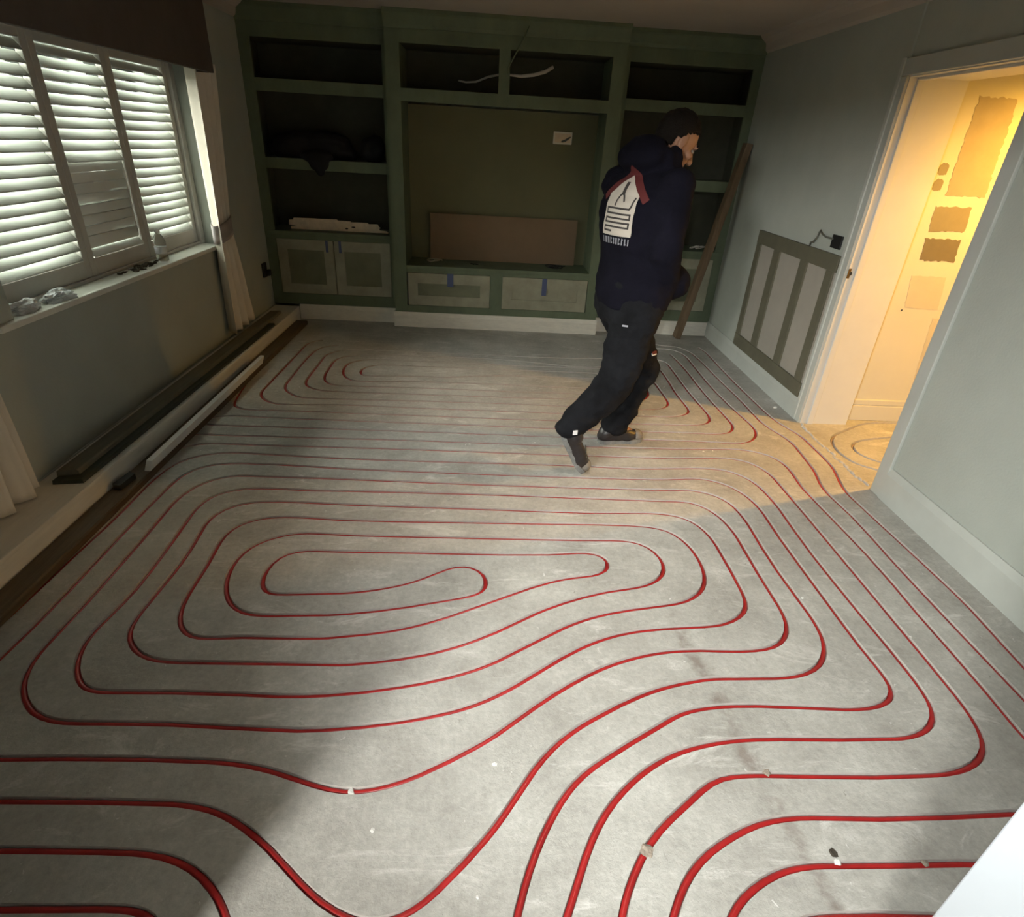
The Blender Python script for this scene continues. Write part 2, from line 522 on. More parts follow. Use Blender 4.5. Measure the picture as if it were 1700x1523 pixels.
# heating pipe centre lines, floor plane
PIPES = {
    'near_spiral': '-1.689,1.03 -1.291,1.038 -1.012,1.042 -0.81,1.038 -0.663,1.03 -0.54,1.006 -0.425,0.967 -0.342,0.948 -0.272,0.954 -0.184,0.981 -0.065,1.043 0.064,1.123 0.19,1.227 0.318,1.318 0.455,1.395 0.643,1.455 0.825,1.469 0.87,1.466 1.029,1.474 1.101,1.5 1.16,1.566 1.181,1.64 1.18,1.788 1.18,2.014 1.183,2.197 1.146,2.354 1.066,2.441 0.909,2.448 0.518,2.455 -0.104,2.462 -0.712,2.456 -0.8,2.451 -1.147,2.451 -1.267,2.396 -1.307,2.283 -1.299,2.1 -1.29,1.696 -1.318,1.484 -1.31,1.418 -1.279,1.34 -1.228,1.283 -1.18,1.26 -1.073,1.261 -0.816,1.261 -0.58,1.252 -0.425,1.262 -0.283,1.284 -0.129,1.32 0.032,1.382 0.207,1.496 0.35,1.587 0.5,1.646 0.702,1.69 0.807,1.712 0.887,1.762 0.934,1.838 0.952,1.951 0.931,2.099 0.866,2.197 0.72,2.226 0.253,2.222 -0.654,2.209 -0.739,2.216 -0.957,2.214 -1.076,2.155 -1.104,2.062 -1.091,1.904 -1.087,1.691 -1.078,1.613 -1.052,1.55 -1.009,1.501 -0.958,1.482 -0.84,1.492 -0.551,1.494 -0.49,1.501 -0.28,1.541 -0.152,1.59 -0.018,1.658 0.125,1.738 0.277,1.813 0.382,1.847 0.498,1.866 0.548,1.919 0.542,1.977 0.499,2.01 0.424,2.014 0.324,1.996 0.131,1.987 -0.29,1.984 -0.601,1.978 -0.765,1.977 -0.831,1.939 -0.854,1.84 -0.844,1.77 -0.814,1.723 -0.773,1.706 -0.689,1.717 -0.531,1.724 -0.404,1.746 -0.267,1.795 -0.203,1.833 -0.137,1.886 -0.067,1.91 0.001,1.883 0.032,1.823 0.023,1.763 -0.006,1.734 -0.142,1.691 -0.34,1.64 -0.515,1.611 -0.656,1.603 -0.821,1.598 -0.882,1.62 -0.939,1.678 -0.974,1.754 -0.996,1.854 -0.984,1.957 -0.92,2.047 -0.835,2.093 -0.756,2.104 -0.628,2.096 -0.086,2.098 0.469,2.103 0.672,2.106 0.749,2.073 0.786,1.986 0.785,1.912 0.74,1.839 0.659,1.799 0.522,1.769 0.366,1.714 0.216,1.638 0.066,1.537 -0.072,1.465 -0.18,1.426 -0.341,1.392 -0.461,1.378 -0.522,1.38 -0.763,1.38 -1.001,1.38 -1.08,1.389 -1.141,1.426 -1.191,1.482 -1.209,1.536 -1.207,1.653 -1.195,1.873 -1.205,2.05 -1.219,2.176 -1.187,2.272 -1.11,2.322 -0.97,2.344 -0.684,2.337 -0.097,2.331 0.499,2.323 0.913,2.328 1.009,2.278 1.056,2.166 1.066,1.963 1.064,1.76 1.056,1.696 1.001,1.633 0.914,1.592 0.768,1.579 0.575,1.553 0.43,1.505 0.288,1.421 0.113,1.292 -0.005,1.225 -0.191,1.171 -0.334,1.147 -0.519,1.133 -0.706,1.141 -0.862,1.15 -1.074,1.152 -1.225,1.153 -1.302,1.179 -1.366,1.234 -1.409,1.296 -1.431,1.371 -1.423,1.636 -1.422,2.079 -1.422,2.368 -1.375,2.488 -1.273,2.566 -1.149,2.57 -0.738,2.569 -0.109,2.557 0.531,2.553 0.937,2.556 1.127,2.558 1.24,2.484 1.278,2.325 1.272,2.083 1.273,1.842 1.286,1.621 1.273,1.515 1.233,1.437 1.166,1.381 1.087,1.356 0.827,1.345 0.784,1.343 0.603,1.3 0.424,1.217 0.267,1.118 0.194,1.047 0.126,0.95 0.064,0.861 -0.014,0.774 -0.08,0.711 -0.128,0.673 -0.182,0.654 -0.226,0.651 -0.268,0.66 -0.337,0.689 -0.404,0.737 -0.485,0.804 -0.571,0.859 -0.668,0.903 -0.782,0.919 -0.998,0.922 -1.209,0.923 -1.59,0.923',
    'e': '-1.588,1.092 -1.537,1.382 -1.523,1.678 -1.523,2.037 -1.516,2.42 -1.496,2.574 -1.428,2.659 -1.322,2.691 -1.083,2.695 -0.764,2.677 0.149,2.661 0.949,2.663 1.205,2.682 1.331,2.598 1.392,2.43 1.388,2.197 1.389,2.002 1.392,1.718 1.397,1.473 1.408,1.347 1.397,1.293 1.35,1.253 1.273,1.231 1.1,1.232 0.907,1.239 0.749,1.231 0.641,1.205 0.591,1.174 0.432,1.082 0.285,0.982 0.199,0.867 0.146,0.765 0.112,0.67 0.077,0.535',
    'f': '-1.709,1.216 -1.643,1.53 -1.632,1.851 -1.616,2.207 -1.619,2.508 -1.58,2.693 -1.478,2.781 -1.381,2.809 -1.123,2.8 -0.788,2.784 0.49,2.786 0.839,2.775 1.348,2.789 1.457,2.687 1.495,2.469 1.484,2.109 1.491,1.721 1.504,1.431 1.503,1.299 1.491,1.225 1.448,1.172 1.377,1.135 1.232,1.122 1.082,1.121 0.859,1.12 0.767,1.112 0.599,1.073 0.444,0.983 0.33,0.867 0.267,0.749 0.225,0.663 0.174,0.534',
    'g': '-1.86,2.25 -1.706,2.781 -1.644,2.857 -1.53,2.903 -1.282,2.905 -0.484,2.914 0.398,2.908 1.028,2.909 1.49,2.915 1.585,2.804 1.605,2.52 1.608,2.132 1.608,1.595 1.608,1.33 1.602,1.2 1.579,1.115 1.527,1.06 1.448,1.024 1.343,1.008 1.16,1.001 1.019,1.001 0.812,1.005 0.672,0.989 0.595,0.927 0.489,0.856 0.423,0.785 0.376,0.71 0.353,0.664 0.312,0.533',
    'h': '-1.86,2.55 -1.725,3.027 -1.639,3.012 -1.192,3.015 -0.5,3.025 0.408,3.023 1.059,3.029 1.595,3.037 1.716,2.947 1.737,2.806 1.716,2.645 1.723,2.476 1.743,1.979 1.731,1.638 1.73,1.381 1.717,1.133 1.722,1.01 1.705,0.935 1.64,0.893 1.522,0.9 1.331,0.89 1.028,0.883 0.883,0.888 0.791,0.878 0.726,0.859 0.638,0.819 0.57,0.779 0.516,0.725 0.477,0.668 0.408,0.532',
    'j': '1.52,5.137 1.552,5.072 1.706,5.062 1.788,4.928 1.811,4.726 1.823,4.193 1.838,3.837 1.836,3.604 1.84,3.422 1.908,3.186 1.89,2.923 1.878,2.795 1.835,2.665 1.83,2.539 1.846,2.357 1.835,1.954 1.836,1.276 1.84,1 1.825,0.86 1.76,0.77 1.66,0.745 1.295,0.772 1.131,0.77 0.963,0.767 0.854,0.769 0.784,0.759 0.72,0.736 0.653,0.7 0.611,0.663 0.524,0.531',
    'k': '1.917,5.066 1.938,4.942 1.93,4.5 1.931,3.896 1.94,3.582 1.955,3.452 2.013,3.281 2.018,3.029 2.01,2.848 1.971,2.723 1.943,2.607 1.947,2.426 1.968,1.991 1.975,1.708 1.951,1.413 1.955,1.1 1.955,0.8 1.92,0.68 1.82,0.62 1.077,0.658 0.902,0.659 0.825,0.658 0.755,0.649 0.698,0.614',
    'near_left': '-1.452,0.804 -1.124,0.805 -0.926,0.803 -0.775,0.798 -0.692,0.782 -0.622,0.745 -0.57,0.702 -0.537,0.661 -0.461,0.54',
    'near_corner': '-1.339,0.681 -1.037,0.683 -0.855,0.683 -0.763,0.683 -0.721,0.674 -0.683,0.653 -0.594,0.541',
    'i': '-1.86,2.86 -1.679,3.151 -1.615,3.136 -1.232,3.139 -0.517,3.144 0.419,3.139 0.936,3.142 1.277,3.142 1.54,3.133 1.606,3.14 1.678,3.195 1.731,3.272 1.749,3.378 1.723,3.658 1.704,4.062 1.713,4.571 1.714,4.819 1.66,4.958 1.528,4.979 1.404,4.998',
    'far_a': '-1.381,4.815 -1.439,4.788 -1.48,4.732 -1.486,4.558 -1.489,4.109 -1.493,3.668 -1.484,3.61 -1.43,3.529 -1.355,3.475 -0.923,3.497 -0.411,3.489 0.138,3.489 0.624,3.491 0.774,3.486 0.954,3.485 1.16,3.494 1.278,3.505 1.355,3.546 1.398,3.605 1.396,3.664 1.388,3.973 1.399,4.147 1.386,4.509 1.332,4.617 1.151,4.55 0.836,4.412 0.111,4.509 -0.522,4.513 -0.925,4.495 -1.054,4.47 -1.144,4.42 -1.17,4.323 -1.169,4.146 -1.161,3.981 -1.13,3.884 -1.076,3.831 -0.996,3.822 -0.449,3.837 0.144,3.834 0.832,3.837 0.954,3.79 1.032,3.922 0.992,3.988 0.852,3.956 0.146,3.964 -0.462,3.956 -0.957,3.931 -1.002,3.972 -1.054,4.087 -1.062,4.246 -1.031,4.319 -0.903,4.378 -0.508,4.383 -0.203,4.386 0.289,4.379 0.924,4.391 1.146,4.406 1.245,4.348 1.275,4.192 1.286,3.802 1.285,3.733 1.259,3.673 1.207,3.627 1.023,3.596 0.916,3.597 0.639,3.608 0.14,3.617 -0.424,3.606 -1.194,3.588 -1.241,3.598 -1.334,3.684 -1.375,3.762 -1.381,3.89 -1.37,4.559 -1.321,4.654 -1.223,4.703',
    'far_b': '-1.86,3.17 -1.609,3.251 -1.552,3.27 -1.144,3.264 -0.871,3.266 -0.534,3.263 0.429,3.255 0.96,3.251 1.191,3.257 1.433,3.256 1.509,3.262 1.569,3.294 1.617,3.36 1.622,3.455 1.606,3.877 1.614,4.45 1.605,4.701 1.591,4.838',
    'far_c': '-1.66,4.9 -1.675,4.2 -1.59,3.449 -1.564,3.407 -1.517,3.376 -1.176,3.377 -0.399,3.374 0.172,3.369 0.561,3.374 0.909,3.359 1.16,3.371 1.381,3.381 1.454,3.412 1.499,3.467 1.509,3.559 1.495,3.857 1.495,4.198 1.5,4.522 1.489,4.631 1.442,4.669 1.278,4.671 0.581,4.607 -0.168,4.609 -0.533,4.611 -0.992,4.609 -1.151,4.588 -1.227,4.527 -1.264,4.46 -1.265,4.26 -1.265,3.925 -1.258,3.838 -1.214,3.768 -1.134,3.725 -0.972,3.714 -0.436,3.719 0.142,3.726 0.775,3.73 0.926,3.649 1.08,3.739 1.145,3.814 1.175,3.87 1.188,4.057 1.09,4.25 0.905,4.275 0.284,4.272 -0.198,4.277 -0.496,4.275 -0.856,4.258 -0.921,4.2 -0.937,4.112 -0.907,4.044 -0.864,4.031 -0.474,4.065 -0.312,4.059 -0.188,4.085 0.022,4.129 0.236,4.153 0.885,4.155 0.976,4.147',
    'hall_a': '3.25,3.42 2.9,3.36 2.487,3.264 2.393,3.239 2.311,3.191 2.279,3.14 2.265,3.067 2.28,3.014 2.331,2.951 2.75,2.85 3.2,2.82',
    'hall_b': '3.2,3.52 2.593,3.508 2.357,3.368 2.255,3.306 2.187,3.215 2.148,3.083 2.156,3.014 2.164,2.947 2.191,2.905 2.258,2.853 2.6,2.74 3.2,2.71',
}
PIPE_LABELS = {
    'near_spiral': 'red heating pipe coiled into the nearest oval spiral in the floor',
    'e': 'red heating pipe just outside the near oval spiral, turning sharply at its right corner',
    'f': 'red heating pipe second outside the near spiral, hugging the timber batten on the left',
    'g': 'red heating pipe wrapping the near spiral, broken by a lump of grey screed',
    'h': 'red heating pipe from under the white boxing, leaving the frame at the lower right',
    'j': 'red heating pipe running second from the right wall past the doorway',
    'k': 'red heating pipe running closest to the right wall skirting',
    'near_left': 'red heating pipe bending in the dark lower left floor, outer of two',
    'near_corner': 'red heating pipe at the extreme lower left edge of the floor',
    'i': 'red heating pipe forming the outermost loop of the far spiral on its right',
    'far_a': 'red heating pipe winding twice round the far spiral beyond the person',
    'far_b': 'red heating pipe that crosses under the walking person and turns back at the right',
    'far_c': 'red heating pipe ending in the centre of the far spiral',
    'hall_a': 'dust covered heating pipe loop in the hallway floor, inner of the two',
    'hall_b': 'dust covered heating pipe loop in the hallway floor beside the threshold',
}

def spline(pts, step=0.035):
    # centripetal Catmull-Rom through the control points, thinned on the straights
    P = [Vector((x, y)) for x, y in pts]
    P = [P[0] * 2 - P[1]] + P + [P[-1] * 2 - P[-2]]
    out = []
    for i in range(1, len(P) - 2):
        p0, p1, p2, p3 = P[i - 1:i + 3]
        t0 = 0.0
        t1 = t0 + max((p1 - p0).length, 1e-4) ** 0.5
        t2 = t1 + max((p2 - p1).length, 1e-4) ** 0.5
        t3 = t2 + max((p3 - p2).length, 1e-4) ** 0.5
        k = max(2, int((p2 - p1).length / step))
        for j in range(k):
            t = t1 + (t2 - t1) * j / k
            a1 = p0 * ((t1 - t) / (t1 - t0)) + p1 * ((t - t0) / (t1 - t0))
            a2 = p1 * ((t2 - t) / (t2 - t1)) + p2 * ((t - t1) / (t2 - t1))
            a3 = p2 * ((t3 - t) / (t3 - t2)) + p3 * ((t - t2) / (t3 - t2))
            b1 = a1 * ((t2 - t) / (t2 - t0)) + a2 * ((t - t0) / (t2 - t0))
            b2 = a2 * ((t3 - t) / (t3 - t1)) + a3 * ((t - t1) / (t3 - t1))
            out.append(b1 * ((t2 - t) / (t2 - t1)) + b2 * ((t - t1) / (t2 - t1)))
    out.append(P[-2].copy())
    # smooth a little so hand measured points do not kink
    for _ in range(3):
        q = [v.copy() for v in out]
        for i in range(1, len(out) - 1):
            out[i] = q[i] * 0.5 + (q[i - 1] + q[i + 1]) * 0.25
    keep = [out[0]]
    for i in range(1, len(out) - 1):
        a = out[i] - keep[-1]
        b = out[i + 1] - out[i]
        if a.length > 0.16 or (a.length > 0.012 and a.angle(b, 0) > 0.035):
            keep.append(out[i])
    keep.append(out[-1])
    return keep

def sides(c, w):
    L_, R_ = [], []
    for i, p in enumerate(c):
        d = (c[min(i + 1, len(c) - 1)] - c[max(i - 1, 0)]).normalized()
        nrm = Vector((-d.y, d.x))
        L_.append(p + nrm * w)
        R_.append(p - nrm * w)
    return L_, R_

LINES = {k: spline([tuple(map(float, t.split(','))) for t in v.split()]) for k, v in PIPES.items()}
GW = 0.0103
FLOOR = [(-2.0, -2.6), (2.2, -2.6), (2.2, DY0 - 0.6), (4.3, DY0 - 0.6), (4.3, 3.7), (2.2, 3.7), (2.2, 5.9), (-2.0, 5.9)]
verts = [Vector(p) for p in FLOOR]
faces = [list(range(len(FLOOR)))]
edges = []
for k, c in LINES.items():
    L_, R_ = sides(c, GW)
    b0 = len(verts)
    verts += L_ + R_
    n_ = len(c)
    for i in range(n_ - 1):
        faces.append([b0 + i, b0 + n_ + i, b0 + n_ + i + 1, b0 + i + 1])
ov, oe, of, _, _, oid = delaunay_2d_cdt(verts, edges, faces, 0, 1e-5, True)
fb = MB()
bv_ = [fb.bm.verts.new((v.x, v.y, 0)) for v in ov]
for f_, ids in zip(of, oid):
    if 0 in ids and max(ids) == 0:
        try:
            fb.bm.faces.new([bv_[i] for i in f_])
        except ValueError:
            pass
loose = [v for v in fb.bm.verts if not v.link_faces]
bmesh.ops.delete(fb.bm, geom=loose, context='VERTS')
for f_ in fb.bm.faces:
    f_.normal_update()
    if f_.normal.z < 0:
        f_.normal_flip()
floor = structure(fb.build('floor', 'screed', recalc=False))

for k, c in LINES.items():
    L_, R_ = sides(c, GW)
    l2, r2 = sides(c, GW * 0.72)
    g = MB()
    rows = []
    for a, b, e, d in zip(L_, l2, r2, R_):
        rows.append([g.bm.verts.new((a.x, a.y, 0)), g.bm.verts.new((b.x, b.y, -0.024)), g.bm.verts.new((e.x, e.y, -0.024)), g.bm.verts.new((d.x, d.y, 0))])
    for a, b in zip(rows, rows[1:]):
        for j in range(3):
            g.bm.faces.new([a[j], a[j + 1], b[j + 1], b[j]])
    g.bm.faces.new(rows[0])
    g.bm.faces.new(rows[-1])
    for f_ in g.bm.faces:
        f_.normal_update()
    bmesh.ops.recalc_face_normals(g.bm, faces=g.bm.faces)
    g.build('groove', 'groove', floor, recalc=False)
    t = MB()
    hall = k.startswith('hall')
    t.tube([(p.x, p.y, -0.0123 if not hall else -0.016) for p in c], 0.0086 if not hall else 0.006, 10, up=(0, 0, 1))
    o = t.build('heating_pipe', 'pipe_dusty' if hall else 'pipe', smooth=True)
    tag(o, PIPE_LABELS[k], 'pipe', 'underfloor heating pipes')

# ------------------------------------------------------------------ walls
WY0, WY1, WZ0, WZ1 = 2.46, 4.52, 0.765, 1.93   # window opening
structure(boxes((-2.30, XL, -2.6, WY0, -0.05, HC), (-2.30, XL, WY1, 5.9, -0.05, HC),
                (-2.30, XL, WY0, WY1, -0.05, WZ0), (-2.30, XL, WY0, WY1, WZ1, HC)).build('wall_left', 'wall'))
structure(boxes((-2.3, 2.6, 5.86, 6.05, -0.05, HC)).build('wall_back', 'wall'))
structure(boxes((XR, XR + 0.31, YN, DY0 - 0.02, -0.05, HC), (XR, XR + 0.31, DY1 + 0.02, 5.9, -0.05, HC),
                (XR, XR + 0.31, DY0 - 0.02, DY1 + 0.02, DH + 0.02, HC)).build('wall_right', 'wall'))
# near wall with the opening the picture is taken through
JX0, JX1 = -0.78, 0.69
structure(boxes((XL, JX0 - 0.02, YN - 0.14, YN, -0.05, HC), (JX1 + 0.02, XR + 0.31, YN - 0.14, YN, -0.05, HC),
                (JX0 - 0.02, JX1 + 0.02, YN - 0.14, YN, 2.0, HC)).build('wall_front', 'wall'))
structure(boxes((-2.3, 4.4, -2.6, 6.05, HC, HC + 0.1)).build('ceiling', 'ceiling'))
structure(boxes((-2.3, 2.5, -2.75, -2.6, -0.05, HC), (XR + 0.1, XR + 0.31, -2.6, YN - 0.14, -0.05, HC)).build('wall_neighbour_room', 'wall'))
# hallway
hw = structure(boxes((XR + 0.31, 4.4, 3.57, 3.70, -0.05, HC)).build('wall_hall_back', 'hall_wall'))
structure(boxes((4.2, 4.4, 1.9, 3.7, -0.05, HC), (XR + 0.31, 4.4, 1.9, 2.04, -0.05, HC)).build('wall_hall_right', 'hall_wall'))
def ragged(name, m, pts, parent, y=3.57, amp=0.006, seed=1):
    rnd = random.Random(seed)
    out = []
    n_ = len(pts)
    for i in range(n_):
        a, b = Vector(pts[i]), Vector(pts[(i + 1) % n_])
        k_ = max(2, int((b - a).length / 0.016))
        for j in range(k_):
            p = a.lerp(b, j / k_)
            out.append((p.x + rnd.uniform(-amp, amp), y, p.y + rnd.uniform(-amp, amp)))
    MB().prism(out, (0, -0.0015, 0)).build(name, m, parent)
ragged('paint_patch', 'patch_a', [(2.575, 1.892), (2.79, 1.892), (2.822, 1.41), (2.588, 1.41)], hw, seed=1)
ragged('paint_patch', 'patch_b', [(2.553, 1.350), (2.772, 1.354), (2.783, 1.22), (2.564, 1.215)], hw, amp=0.005, seed=2)
ragged('paint_patch', 'patch_c', [(2.563, 1.178), (2.781, 1.178), (2.793, 1.05), (2.580, 1.052)], hw, amp=0.005, seed=3)
ragged('paint_patch', 'patch_d', [(2.566, 0.964), (2.783, 0.961), (2.812, 0.764), (2.593, 0.769)], hw, amp=0.003, seed=4)
ragged('paint_patch', 'patch_a', [(2.850, 1.39), (3.03, 1.39), (3.04, 1.02), (2.862, 1.02)], hw, amp=0.004, seed=5)
ragged('paint_patch', 'patch_d', [(2.80, 0.71), (3.05, 0.71), (3.05, 0.25), (2.845, 0.25)], hw, amp=0.003, seed=6)
for zc, xc in ((1.541, 2.522), (1.461, 2.523)):
    pts = [(xc + 0.027 * math.copysign(abs(math.cos(t)) ** 0.6, math.cos(t)), zc + 0.031 * math.copysign(abs(math.sin(t)) ** 0.6, math.sin(t))) for t in [i * math.pi / 7 for i in range(14)]]
    ragged('paint_patch', 'patch_b', pts, hw, amp=0.002, seed=7)
MB().ellipsoid((2.583, 3.569, 0.752), (0.006, 0, 0), (0, 0.003, 0), (0, 0, 0.006), 8, 6).build('nail_hole', 'dirt', hw)
hs = structure(boxes((XR + 0.31, 4.2, 3.552, 3.57, 0.0, 0.108)).build('baseboard_hall', 'hall_wall', bevel=0.004))
boxes((XR + 0.31, 4.2, 3.556, 3.57, 0.112, 0.150)).build('moulding', 'hall_wall', hs, bevel=0.005)
boxes((XR + 0.31, 4.2, 3.561, 3.57, 0.0, 0.149)).build('backing', 'hall_wall', hs)

# skirtings
def skirting(name, path, h=0.15, t=0.02, m='wall_trim', parent=None):
    # path: straight run (x0,y0)-(x1,y1), inner normal given
    (x0, y0), (x1, y1), (nx, ny) = path
    mb = MB()
    prof = [(0, 0), (t, 0), (t, h - 0.035), (t * 0.75, h - 0.02), (t * 0.45, h), (0, h)]
    pts = [(x0 + nx * a, y0 + ny * a, b) for a, b in prof]
    mb.prism(pts, (x1 - x0, y1 - y0, 0))
    return mb.build(name, m, parent)
structure(skirting('baseboard_right', ((XR, DY0 - 0.08), (XR, YN), (-1, 0)), 0.175, 0.02))
structure(skirting('baseboard_right', ((XR, 5.46), (XR, DY1 + 0.09), (-1, 0)), 0.14, 0.018))
bb = structure(skirting('baseboard_back', ((-1.74, YB), (-0.86, YB), (0, -1)), 0.132, 0.018, 'skirting'))
skirting('projecting_board', ((-0.858, YC), (1.012, YC), (0, -1)), 0.134, 0.018, 'skirting', bb)
boxes((-0.858, -0.84, YC, YB, 0, 0.13), (0.994, 1.012, YC, YB, 0, 0.13)).build('return_board', 'skirting', bb)
skirting('alcove_board', ((1.014, YB), (XR, YB), (0, -1)), 0.128, 0.018, 'skirting', bb)
structure(skirting('baseboard_left', ((XL, 5.46), (XL, YN), (1, 0)), 0.12, 0.015))
# coving along right, left and near walls
def coving(name, x, sx):
    pts = [(x, 0, HC), (x + sx * 0.10, 0, HC), (x + sx * 0.085, 0, HC - 0.02), (x + sx * 0.04, 0, HC - 0.045), (x + sx * 0.02, 0, HC - 0.085), (x, 0, HC - 0.10)]
    return structure(MB().prism([(a, YN, c) for a, _, c in pts], (0, 5.46 - YN, 0)).build(name, 'ceiling'))
coving('trim_1', XR, -1)
coving('trim_2', XL, 1)
# plaster bead running up from the doorway corner
structure(MB().tube([(XR, DY1 + 0.06, 1.98), (XR, DY1 + 0.06, HC - 0.09)], 0.008, 8).build('trim_3', 'wall'))

# doorway in the right wall
d1 = structure(boxes((XR - 0.004, XR + 0.31, DY1, DY1 + 0.02, 0, DH + 0.02), (XR - 0.004, XR + 0.31, DY0 - 0.02, DY0, 0, DH + 0.02),
                     (XR - 0.004, XR + 0.31, DY0 - 0.02, DY1 + 0.02, DH, DH + 0.02)).build('door_1', 'lining'))
boxes((XR + 0.035, XR + 0.075, DY1 - 0.014, DY1, 0, DH)).build('door_stop', 'lining', d1, bevel=0.003)
boxes((XR + 0.035, XR + 0.075, DY0, DY0 + 0.006, 0, DH)).build('door_stop', 'lining', d1, bevel=0.003)
boxes((XR + 0.035, XR + 0.075, DY0, DY1, DH - 0.014, DH)).build('door_stop', 'lining', d1, bevel=0.003)
for (a, b, c_, d_) in ((DY1 + 0.006, DY1 + 0.085, 0, DH + 0.0055), (DY0 - 0.085, DY0 - 0.006, 0, DH + 0.0055), (DY0 - 0.085, DY1 + 0.085, DH + 0.006, DH + 0.085)):
    ar = boxes((XR - 0.018, XR, a, b, c_, d_)).build('architrave', 'wall_trim', d1, bevel=0.004)
boxes((XR - 0.024, XR - 0.001, DY1 + 0.056, DY1 + 0.088, 0, DH + 0.09)).build('architrave_bead', 'wall_trim', d1, bevel=0.006)
boxes((XR - 0.006, XR + 0.01, DY1 - 0.0035, DY1, 0.945, 1.0)).build('strike_plate', 'brass', d1)
MB().ellipsoid((XR + 0.012, DY1 - 0.004, 0.972), (0.007, 0, 0), (0, 0.004, 0), (0, 0, 0.011), 10, 8).build('latch_hole', 'black', d1)

# opening the picture is taken from: white lining of the near wall
d2 = structure(boxes((JX1, JX1 + 0.02, -0.35, YN + 0.006, 0, 2.0)).build('door_2', 'white_wood', bevel=0.003))
boxes((JX0 - 0.02, JX0, YN - 0.16, YN + 0.006, 0, 2.0)).build('jamb', 'white_wood', d2)
boxes((JX0 - 0.02, JX1 + 0.02, YN - 0.16, YN + 0.006, 1.98, 2.0)).build('head', 'white_wood', d2)
MB().ellipsoid((JX1, 0.30, 0.62), (0.002, 0, 0), (0, 0.004, 0), (0, 0, 0.004), 8, 6).build('filled_nail', 'wall', d2)

# ragged cut edge of screed along the doorway threshold
th = MB()
rnd = random.Random(8)
yy = DY0 + 0.03
while yy < DY1 - 0.02:
    l_ = rnd.uniform(0.02, 0.06)
    x_ = 2.098 + rnd.uniform(-0.008, 0.010)
    w_ = rnd.uniform(0.008, 0.018)
    h_ = rnd.uniform(0.006, 0.014)
    th.ellipsoid((x_, yy + l_ / 2, 0.0), (w_, 0, 0), (0, l_ * 0.6, 0), (0, 0, h_), 8, 6)
    yy += l_ * rnd.uniform(0.8, 1.15)
th.build('threshold_ridge', 'groove', floor)['kind'] = 'stuff'

# ------------------------------------------------------------------ window, shutters, curtains
w1 = structure(boxes((-2.30, -2.22, WY0, WY0 + 0.07, WZ0, WZ1), (-2.30, -2.22, WY1 - 0.07, WY1, WZ0, WZ1), (-2.30, -2.22, WY0, WY1, WZ0, WZ0 + 0.07),
                     (-2.30, -2.22, WY0, WY1, WZ1 - 0.07, WZ1), (-2.29, -2.23, 3.19, 3.25, WZ0, WZ1), (-2.29, -2.23, 3.79, 3.85, WZ0, WZ1)).build('window_1', 'upvc', bevel=0.004))
for a, b in ((WY0 + 0.07, 3.19), (3.25, 3.79), (3.85, WY1 - 0.07)):
    boxes((-2.262, -2.256, a, b, WZ0 + 0.07, WZ1 - 0.07)).build('pane', 'glass', w1)
boxes((-2.22, XL + 0.03, WY0 - 0.12, WY1 - 0.03, WZ0, WZ0 + 0.028)).build('window_sill', 'sill', w1, bevel=0.006)
# fixed outer frame of the shutters
SXa, SXb = -2.125, -2.085
boxes((SXa - 0.01, SXb + 0.02, WY0, WY0 + 0.05, WZ0 + 0.028, WZ1), (SXa - 0.01, SXb + 0.02, WY1 - 0.055, WY1, WZ0 + 0.028, WZ1),
      (SXa - 0.01, SXb + 0.02, WY0, WY1, WZ1 - 0.045, WZ1), (SXa - 0.01, SXb + 0.01, WY0, WY1, WZ0 + 0.028, WZ0 + 0.045)).build('shutter_frame', 'shutter', w1, bevel=0.003)

slat_mb = MB()
NS = 10
sect = []
for i in range(NS):
    t = 2 * math.pi * i / NS
    sect.append((0.0315 * math.cos(t), 0.0042 * math.sin(t)))
def slat_mesh(length):
    mb = MB()
    mb.prism([(a, -length / 2, b) for a, b in sect], (0, length, 0))
    bmesh.ops.recalc_face_normals(mb.bm, faces=mb.bm.faces)
    me = bpy.data.meshes.new('slat')
    mb.bm.to_mesh(me)
    mb.bm.free()
    me.materials.append(M['slat'])
    me.polygons.foreach_set('use_smooth', [len(p.vertices) == 4 for p in me.polygons])
    return me
panels = [(WY0 + 0.052, 3.218, 'left shutter panel of open white slats above the plastic scraps'),
          (3.222, 3.808, 'middle shutter panel with a dark block of closed slats low down'),
          (3.812, WY1 - 0.057, 'right shutter panel of open white slats behind the plastic bottle')]
ZB, ZT, NSL = 0.895, 1.845, 19
